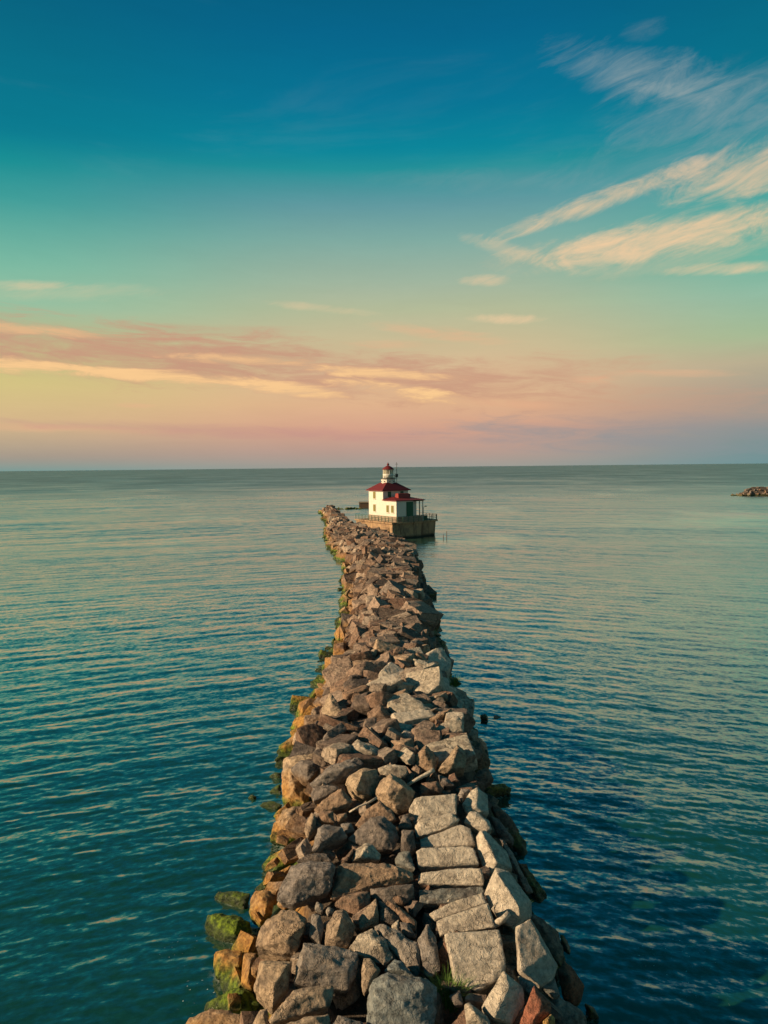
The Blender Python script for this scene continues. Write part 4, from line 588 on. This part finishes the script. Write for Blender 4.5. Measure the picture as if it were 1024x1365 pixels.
# dart throwing over the crest and both slopes
rs = random.Random(11); placed = []; cell = {}
def try_put(x, y, rad):
    ci, cj = int(x//1.5), int(y//1.5)
    for a in (-1, 0, 1):
        for b in (-1, 0, 1):
            for (u, v, r) in cell.get((ci+a, cj+b), ()):
                if (u-x)**2+(v-y)**2 < (.5*(rad+r))**2: return False
    cell.setdefault((ci, cj), []).append((x, y, rad)); return True
cand = []
for _ in range(64000):
    y = rs.uniform(-9, 230); l, r = edges(y); w_ = .6*noise.noise(Vector((y*.22, 0, 3))); w2 = .5*noise.noise(Vector((y*.25, 9, 3))); x = rs.uniform(l-.3+w_, r+.1+w2)
    rad = rs.uniform(.85, 1.3) if rs.random() < .62 else rs.uniform(.42, .7)
    if y > 140: rad *= 1.15
    if x > r-.5 and rad > .8: rad = .8
    if try_put(x, y, rad): cand.append((x, y, rad))
for (x, y, rad) in cand:
    z = ZP(x, y); row = 622.75+964*(14-z)/max(y, 1.0)
    low = row > 1022 and y > 11.0 and (x < -2.8 or x > 3.6)
    sc = min(rad*rs.uniform(.85, 1.15), 1.2); drop = .18
    if row > 1022 and y > 11.0: drop = 1.35; sc = min(sc, 1.0)*(.5 if low else .62); z -= .35 if low else 0
    elif any((hx-x)**2+(hy-y)**2 < (hs*.62+.15)**2 for hx, hy, hs in heroes if hy > 24): drop = .75; sc *= .7
    l, r = edges(y)
    slab = x > r-4.6 and drop < .5
    yaw = rs.gauss(0.1, .45) if slab else rs.uniform(0, 6.28)
    tx, ty = (rs.gauss(.35, .25), rs.gauss(.1, .25)) if slab else (rs.gauss(0, .45), rs.gauss(0, .4))
    M = Matrix.Translation((x, y, z-drop*sc+rs.uniform(-.12, .22))) @ Matrix.Rotation(yaw, 4, 'Z') @ Matrix.Rotation(tx, 4, 'X') @ Matrix.Rotation(ty, 4, 'Y') @ Matrix.Diagonal((sc, sc*rs.uniform(.8, 1.15), sc*rs.uniform(.85, 1.2), 1))
    placed.append((y if (drop < .5 and y > 14) else 999, M, rs.randrange(len(variants)), slab and rs.random() < .5, rs.choice(('block', 'pale', 'tan', 'pale'))))
placed.sort(key=lambda t: t[0])
Vs, Ts, off = [], [], 0
for j, (key, M, k, isp, mk) in enumerate(placed):
    if n_parts < 274:
        o = link('boulder', variants[k][0], None, breakwater); o.matrix_local = INV @ M; n_parts += 1
        if isp: o.material_slots[0].link = 'OBJECT'; o.material_slots[0].material = R_[mk]
    else:
        co, t = lows[k*2+(j % 2)]; A = np.array(INV @ M)
        Vs.append(co @ A[:3, :3].T+A[:3, 3]); Ts.append(t+off); off += len(co)
pile_me = np_mesh('boulder_pile', np.concatenate(Vs), np.concatenate(Ts)); pile_me.polygons.foreach_set('use_smooth', np.zeros(len(pile_me.polygons), dtype=bool)); pile_me.update()
link('boulder_pile', pile_me, RANDOM, breakwater)['kind'] = 'stuff'
# low wet stones awash along the left waterline
rs = random.Random(77)
for k in range(26):
    y = 33+k*2.7+rs.uniform(-1.2, 1.2); l, r = edges(y); sc = rs.uniform(.28, .6)
    o = link('boulder', variants[rs.randrange(len(variants))][0], None, breakwater)
    o.location = (l-rs.uniform(.15, .75), y-14, rs.uniform(-.14, .02)); o.rotation_euler = (rs.gauss(0, .3), rs.gauss(0, .3), rs.uniform(0, 6.28)); o.scale = (sc, sc, sc*.8)
    o.material_slots[0].link = 'OBJECT'; o.material_slots[0].material = R_['moss']
bpy.data.objects.remove(_tmp)
print('stones', len(placed)+len(HERO), 'far tris', sum(len(t) for t in Ts))

# small stones standing in the water away from the slope, rock mound on the right, low far breakwater
def pile(name, loc, spots, label, cat, mats=None):
    e = empty(name, loc); tag(e, label, cat)
    for (x, y, z, sc) in spots:
        o = link('boulder', variants[rs.randrange(len(variants))][0], None, e)
        o.location = (x, y, z); o.rotation_euler = (rs.gauss(0, .4), rs.gauss(0, .4), rs.uniform(0, 6.28)); o.scale = (sc, sc*rs.uniform(.8, 1.1), sc*rs.uniform(.7, 1))
        if mats: o.material_slots[0].link = 'OBJECT'; o.material_slots[0].material = R_[rs.choice(mats)]
    return e
spots = []; rs = random.Random(21)
for i in range(90):
    x = 26*(i/89.0)**.9+rs.uniform(-.4, .4); hmax = 5.0*min(1, (x+.4)/8.0)*(.8+.2*math.sin(x*1.3)); y = rs.uniform(-2.8, 2.8)
    spots.append((x, y, hmax*(1-abs(y)/3.6)*rs.uniform(.7, 1)-.3, rs.uniform(.7, 1.25)))
mound = pile('rock_mound', (152.5, 314, 0), spots, 'low mound of brown boulders out in the water at the right edge', 'rock mound', ('dark', 'brown', 'dark', 'dark'))
mv = []
for i in range(27):
    for j in range(9):
        x = -1+27*i/26; yy = -3.4+6.8*j/8; mv.append((x, yy, 4.3*min(1, max(0, x+.6)/8)*(1-abs(yy)/3.4)-.5+.3*noise.noise(Vector((x, yy, 1)))))
idx = np.arange(len(mv)).reshape(27, 9)
link('rubble_core', np_mesh('mound_core', np.array(mv), np.stack([idx[:-1, :-1], idx[1:, :-1], idx[1:, 1:], idx[:-1, 1:]], -1).reshape(-1, 4)), SHADY, mound)
pile('low_breakwater', (-17.0, 243, 0), [(k*.85, rs.gauss(0, .5), rs.uniform(-.15, .3), rs.uniform(.6, .95)) for k in range(12)], 'low dark line of rocks behind the breakwater tip', 'breakwater')
pile('rock_outcrop', (5.45, 39.2, 0), [(0, 0, .05, .45), (.7, .2, -.1, .3)], 'two small dark rocks awash off the right side of the breakwater', 'rock')

# ------------------------------------------------------------------ plain materials
def plain(name, col, rough=.6, var=.25, scale=6.0, spec=.4, streaks=None):
    m, g = mat(name); P = g.position(); n = g.noise(P, scale, 6, .6)
    c = g.mix(n.step(.3, .75)*var, col, tuple(v*.45 for v in col))
    if streaks:
        px, py, pz = g.sep(P); s = g.noise(g.xyz(px*1.5, py*1.5, pz*.22), 1.2, 6, .65)
        c = g.mix(s.step(.50, .68)*streaks[1], c, streaks[0])
    g.principled(c, rough, g.bump(n, .01, .5), spec=spec); return m
WHITE = plain('white_paint', (.58, .55, .51), .6, .12, 3.0, streaks=((.50, .43, .33), .25))
ROOF = plain('red_shingle', (.135, .012, .017), .65, .4, 5.0)
ROOF2 = plain('red_paint', (.24, .018, .014), .5, .3, 4.0)
OLIVE = plain('olive_shutter', (.16, .14, .035), .6, .2)
GREEN = plain('green_paint', (.012, .085, .045), .5, .2)
RAIL = plain('rail_paint', (.06, .13, .09), .5, .3)
PLINTH = plain('plinth_concrete', (.30, .235, .18), .85, .5, 3.0)
DARKM = plain('dark_metal', (.03, .03, .035), .5, .2)
IRON = plain('brown_caisson', (.13, .075, .05), .8, .5, 1.5)
m_, g = mat('pier_concrete'); P = g.position(); px, py, pz = g.sep(P)
n = g.noise(P, .9, 8, .65, .4); s = g.noise(g.xyz(px*1.1, py*1.1, pz*.18), 1.1, 7, .65)
c = g.mix(n.step(.35, .7), (.38, .25, .14), (.19, .125, .085)); c = g.mix(s.step(.47, .66)*.8, c, (.10, .055, .035))
c = g.mix((pz+(n-.5)*1.0).step(.15, .75)*-1.0+1.0, c, (.02, .020, .014))
g.principled(c, .9, g.bump(n, .08, .8)); CONC = m_
m_, g = mat('lantern_glass'); p_ = g.principled((.55, .50, .36), .08, spec=.6); p_.inputs['Transmission Weight'].default_value = .55; GLASS = m_
m_, g = mat('driftwood'); oc = g.objco(); n = g.noise(g.vscale(oc, (3, 3, 3)), 5, 6, .6)
g.principled(g.mix(n.step(.35, .65), (.52, .47, .40), (.30, .25, .20)), .85, g.bump(n, .02)); WOOD = m_
m_, g = mat('grass'); n = g.noise(g.position(), 9, 3)
g.principled(g.mix(n.step(.35, .65), (.035, .095, .012), (.10, .19, .02)), .7); GRASS = m_

# ------------------------------------------------------------------ concrete pier and lighthouse
PIER = (1.55, 139.4, 0.0); RZ = math.radians(33)
pier = tag(empty('concrete_pier', PIER, RZ), 'weathered concrete pier with green railing carrying the lighthouse', 'pier')
DK = 3.25
obj('pier_wall', prism([(0,0),(7.6,0),(7.6,13.8),(0,13.8)], -1.5, DK-.3, [(.12,.12),(7.5,.12),(7.5,13.7),(.12,13.7)]), CONC, pier)
obj('pier_wall', prism([(8.0,1.3),(11.1,1.3),(11.8,2.2),(11.8,8),(8.0,8)], -1.5, DK-.3, [(8.0,1.2),(11.4,1.2),(12.2,2.2),(12.2,8),(8.0,8)]), CONC, pier)
obj('deck_slab', prism([(-.15,-.15),(7.8,-.15),(7.8,.95),(11.8,.95),(12.5,2.1),(12.5,8.2),(7.8,8.2),(7.8,13.95),(-.15,13.95)], DK-.3, DK), CONC, pier)
obj('buttress', prism([(-1.7,3.0),(-.02,.4),(-.02,4.2)], -1, DK-1.0, [(-.5,2.6),(-.02,1.2),(-.02,3.2)]), CONC, pier)
def railing(path, step=1.25):
    for (x0, y0), (x1, y1) in zip(path, path[1:]):
        L = math.hypot(x1-x0, y1-y0); k = max(1, round(L/step))
        for i in range(k):
            x, y = x0+(x1-x0)*i/k, y0+(y1-y0)*i/k
            obj('railing_post', B(x-.04, x+.04, y-.04, y+.04, DK, DK+1.12), RAIL, pier)
        for h in (.42, .75, 1.08): obj('rail', tube([(x0, y0, DK+h), (x1, y1, DK+h)], [.03, .03], 6), RAIL, pier)
railing([(.0,13.7),(.0,.0),(7.65,.0),(7.65,1.1),(11.65,1.1),(12.35,2.2),(12.35,8.0)])

house = tag(empty('lighthouse', (PIER[0], PIER[1], DK), RZ), 'white lighthouse with red roofs and round lantern at the end of the breakwater', 'lighthouse')
def W(name, x0, x1, y0, y1, z0, z1, m, par=house, bevel=0.0): return obj(name, B(x0, x1, y0, y1, z0-DK, z1-DK, bevel=bevel), m, par)
ax0, ax1, ay0, my0, my1, mx1 = 1.4, 5.45, .55, 5.3, 10.7, 7.5
W('plinth', ax0-.06, 7.7, ay0-.06, my1+.06, DK, 4.3, PLINTH)
W('annex_wall', ax0, ax1, ay0, my0, 4.3, 7.35, WHITE)
W('annex_wall', ax1, 7.35, ay0+1.6, my0, 4.3, 7.35, WHITE)
W('main_wall', ax0, mx1, my0+.002, my1, 4.3, 9.25, WHITE)
def hip(name, lo, hi, z0, z1, m, th=.14):
    bm = bmesh.new(); a = [(lo[0],lo[2]),(lo[1],lo[2]),(lo[1],lo[3]),(lo[0],lo[3])]; b = [(hi[0],hi[2]),(hi[1],hi[2]),(hi[1],hi[3]),(hi[0],hi[3])]
    r0 = [bm.verts.new((x, y, z0-th-DK)) for x, y in a]; r1 = [bm.verts.new((x, y, z0-DK)) for x, y in a]; r2 = [bm.verts.new((x, y, z1-DK)) for x, y in b]
    bm.faces.new(r0[::-1]); bm.faces.new(r2)
    for A, C in ((r0, r1), (r1, r2)):
        for k in range(4): bm.faces.new((A[k], A[(k+1) % 4], C[(k+1) % 4], C[k]))
    return obj(name, bm, m, house)
cxm, cym = (ax0+mx1)/2, (my0+my1)/2
main_roof = hip('main_roof', (ax0-.45, mx1+.45, my0-.45, my1+.45), (cxm-1.2, cxm+1.2, cym-1.2, cym+1.2), 9.38, 10.85, ROOF)
hip('annex_roof', (ax0-.3, 8.15, ay0-.3, my0-.01), (ax0+1.6, 6.6, my0-1.6, my0-.02), 7.5, 8.0, ROOF)
obj('roof_hatch', prism([(3.2,2.4),(6.0,2.4),(6.0,3.9),(3.2,3.9)], 7.6-DK, 8.75-DK, [(3.3,2.7),(5.9,2.7),(5.9,3.6),(3.3,3.6)]), ROOF2, house)
W('roof_hatch_end', 6.0, 6.22, 2.65, 3.65, 7.75, 8.62, ROOF)
def window(x, y, z, face, w=.85, h=1.4, m=OLIVE):
    d = .05
    if face == 'L':
        f = W('window', x-d, x-.001, y-w/2-.1, y+w/2+.1, z-.08, z+h+.1, WHITE); W('shutter', x-d-.03, x-d+.01, y-w/2, y+w/2, z, z+h, m, f)
        W('sill', x-d-.09, x-d, y-w/2-.12, y+w/2+.12, z-.16, z-.085, WHITE, f)
    else:
        f = W('window', x-w/2-.1, x+w/2+.1, y-d, y-.001, z-.08, z+h+.1, WHITE); W('shutter', x-w/2, x+w/2, y-d-.03, y-d+.01, z, z+h, m, f)
        W('sill', x-w/2-.12, x+w/2+.12, y-d-.09, y-d, z-.16, z-.085, WHITE, f)
window(ax0, 8.5, 5.05, 'L'); window(ax0, 8.5, 7.65, 'L'); window(ax0, 3.6, 5.05, 'L'); window(ax0, 1.9, 5.05, 'L')
window(2.9, my0, 8.0, 'F', .8, 1.1, GREEN); window(5.95, my0, 8.0, 'F', .8, 1.1, GREEN)
dr = W('door', 3.75, 5.35, ay0-.06, ay0-.001, 4.33, 7.15, GREEN); W('door_panel', 3.95, 4.5, ay0-.09, ay0-.05, 4.5, 6.95, GREEN, dr); W('door_panel', 4.62, 5.15, ay0-.09, ay0-.05, 4.5, 6.95, GREEN, dr)
W('porch_post', 6.9, 7.06, ay0-.02, ay0+.14, 4.3, 7.34, PLINTH); W('porch_post', 7.7, 7.86, ay0-.02, ay0+.14, DK, 7.34, WHITE)
W('porch_brace', 5.5, 8.0, ay0+.02, ay0+.1, 7.2, 7.34, GREEN)
W('corner_board', ax0-.04, ax0+.2, ay0-.04, ay0+.2, 4.3, 7.33, WHITE); W('corner_board', ax0-.04, ax0+.2, my0-.04, my0+.2, 7.52, 9.23, WHITE)
L = lambda prof, n=24: lathe([(r, z-DK) for r, z in prof], n, cxm, cym)
tower = obj('tower_drum', L([(1.5,10.2),(1.45,11.6)], 8), WHITE, house)
for k in range(8):
    a = math.pi/8*(2*k); x, y = cxm+1.36*math.cos(a+math.pi/8), cym+1.36*math.sin(a+math.pi/8)
    obj('porthole', lathe([(.16, 11.1-DK-.08), (.16, 11.1-DK+.08)], 10, x, y), DARKM, tower)
gal = obj('gallery_deck', L([(1.62,11.6),(1.62,11.72)], 16), DARKM, house)
for k in range(12):
    a = 2*math.pi*k/12; x, y = cxm+1.55*math.cos(a), cym+1.55*math.sin(a)
    obj('gallery_post', B(x-.02, x+.02, y-.02, y+.02, 11.72-DK, 12.3-DK), RAIL, gal)
rr = [(cxm+1.55*math.cos(2*math.pi*k/24), cym+1.55*math.sin(2*math.pi*k/24), 12.3-DK) for k in range(25)]
obj('gallery_rail', tube(rr, [.025]*25, 5), RAIL, gal)
obj('lantern_base', L([(1.08,11.72),(1.08,12.62)]), WHITE, house, True)
gl = obj('lantern_glass', L([(1.0,12.62),(1.0,13.52)]), GLASS, house)
for k in range(10):
    a = 2*math.pi*k/10; x, y = cxm+1.02*math.cos(a), cym+1.02*math.sin(a)
    obj('mullion', B(x-.035, x+.035, y-.035, y+.035, 12.62-DK, 13.52-DK), WHITE, gl)
obj('lantern_lens', L([(.25,12.6),(.42,12.9),(.42,13.2),(.2,13.45)], 12), WHITE, gl)
lr = obj('lantern_roof', L([(1.22,13.5),(1.22,13.6),(.8,14.0),(.25,14.3)], 20), ROOF, house)
obj('finial', L([(.1,14.3),(.24,14.42),(.26,14.6),(.12,14.75),(.03,15.0)], 12), ROOF, lr)
ms = obj('antenna_mast', tube([(6.3, 7.6, 9.6-DK), (6.3, 7.6, 15.0-DK)], [.06, .05], 6), DARKM, house)
obj('crossbar', tube([(5.75, 7.25, 14.6-DK), (6.85, 7.95, 14.6-DK)], [.035, .035], 5), DARKM, ms)
obj('equipment_box', B(6.1, 6.5, 7.4, 7.8, 11.9-DK, 12.6-DK), DARKM, ms)
def lamp(x, y, label):
    e = tag(empty('lamp_post', Matrix.Translation(PIER) @ Matrix.Rotation(RZ, 4, 'Z') @ Vector((x, y, DK)), RZ), label, 'lamp post')
    obj('pole', tube([(0,0,0),(0,0,2.3)], [.06,.045], 6), RAIL, e); obj('arm', tube([(0,0,2.3),(.1,0,2.7),(.5,0,2.85)], [.04]*3, 6), RAIL, e); obj('lamp_head', B(.4,.75,-.1,.1,2.72,2.9), RAIL, e)
lamp(8.6, 1.5, 'thin green lamp post on the pier deck beside the lighthouse porch')
e = tag(empty('deck_locker', Matrix.Translation(PIER) @ Matrix.Rotation(RZ, 4, 'Z') @ Vector((9.3, 2.0, DK)), RZ), 'green metal locker on the pier deck right of the lighthouse', 'locker')
lk = obj('body', B(-.45,.45,-.3,.3,0,.8), GREEN, e); obj('lid', B(-.5,.5,-.34,.34,.802,.9), GREEN, e)
for k, (x, y, h) in enumerate(((12.0, 139.0, 1.6), (11.3, 138.2, 1.0))):
    tag(obj('mooring_pile', tube([(x, y, -1), (x+.05, y, h*.5), (x+.03, y+.05, h)], [.07, .06, .05], 7), IRON), ('taller' if k == 0 else 'shorter')+' thin mooring pile in the water right of the lighthouse pier', 'pile')
cs = tag(empty('caisson', (-8.6, 250, 0)), 'brown square caisson in the water behind the lighthouse', 'caisson')
obj('caisson_wall', B(0, 9, 0, 4, -1, 1.75), IRON, cs); obj('cap', B(-.15, 9.15, -.15, 4.15, 1.752, 2.05), PLINTH, cs)

# ------------------------------------------------------------------ small things on the stones
def stick(name, pts, r0, r1, label):
    n = len(pts); o = obj(name, tube(pts, [r0+(r1-r0)*i/(n-1) for i in range(n)], 8), WOOD, smooth=True); return tag(o, label, 'driftwood')
def tuft(name, loc, n, h, spread, label):
    q = random.Random(name+label); bm = bmesh.new()
    for _ in range(n):
        a = q.uniform(0, 6.28); r = q.uniform(0, spread)*.6; x, y = r*math.cos(a), r*math.sin(a); b = a+q.gauss(0, .6)
        hh = h*q.uniform(.5, 1.1); ln = q.uniform(.1, .7)*hh; w = q.uniform(.008, .016); px_, py_ = -math.sin(b)*w, math.cos(b)*w; prev = None
        for k in range(4):
            t = k/3; cx_, cy_, cz_ = x+math.cos(b)*ln*t*t, y+math.sin(b)*ln*t*t, hh*t*(1-.25*t); f = 1-t*.92
            cur = (bm.verts.new((cx_+px_*f, cy_+py_*f, cz_)), bm.verts.new((cx_-px_*f, cy_-py_*f, cz_)))
            if prev: bm.faces.new((prev[0], prev[1], cur[1], cur[0]))
            prev = cur
    o = obj(name, bm, GRASS); o.location = loc; return tag(o, label, 'grass')
stick('driftwood_log', [(.70, 25.2, 2.62), (1.1, 25.35, 2.80), (1.55, 25.55, 2.95), (1.72, 25.6, 3.03)], .055, .085, 'pale driftwood log lying at the far end of the cut blocks')
stick('driftwood_stick', [(-1.25, 23.2, 2.65), (-.95, 23.3, 2.78), (-.62, 23.5, 2.82), (-.34, 23.6, 2.95)], .03, .04, 'thin pale stick across the gap left of the tan boulder')
stick('driftwood_twig', [(1.52, 17.75, 2.95), (1.6, 17.85, 3.02), (1.72, 17.9, 3.14)], .02, .012, 'short forked twig lying on a cut block')
stick('wood_stub', [(2.62, 17.3, 2.62), (2.85, 17.35, 2.72), (3.02, 17.4, 2.86)], .09, .07, 'short dark log stub wedged between the two rows of cut blocks')
tuft('grass_tuft', (1.36, 15.3, 2.1), 300, .8, .45, 'bright green grass tuft in a gap at the bottom edge')
tuft('weed_tuft', (3.85, 19.4, 1.75), 70, .32, .2, 'small green weed on the right slope beside the cut blocks')
tuft('shrub_tuft', (3.75, 38.6, 2.1), 160, .7, .5, 'green weed patch on the right shoulder midway to the lighthouse')
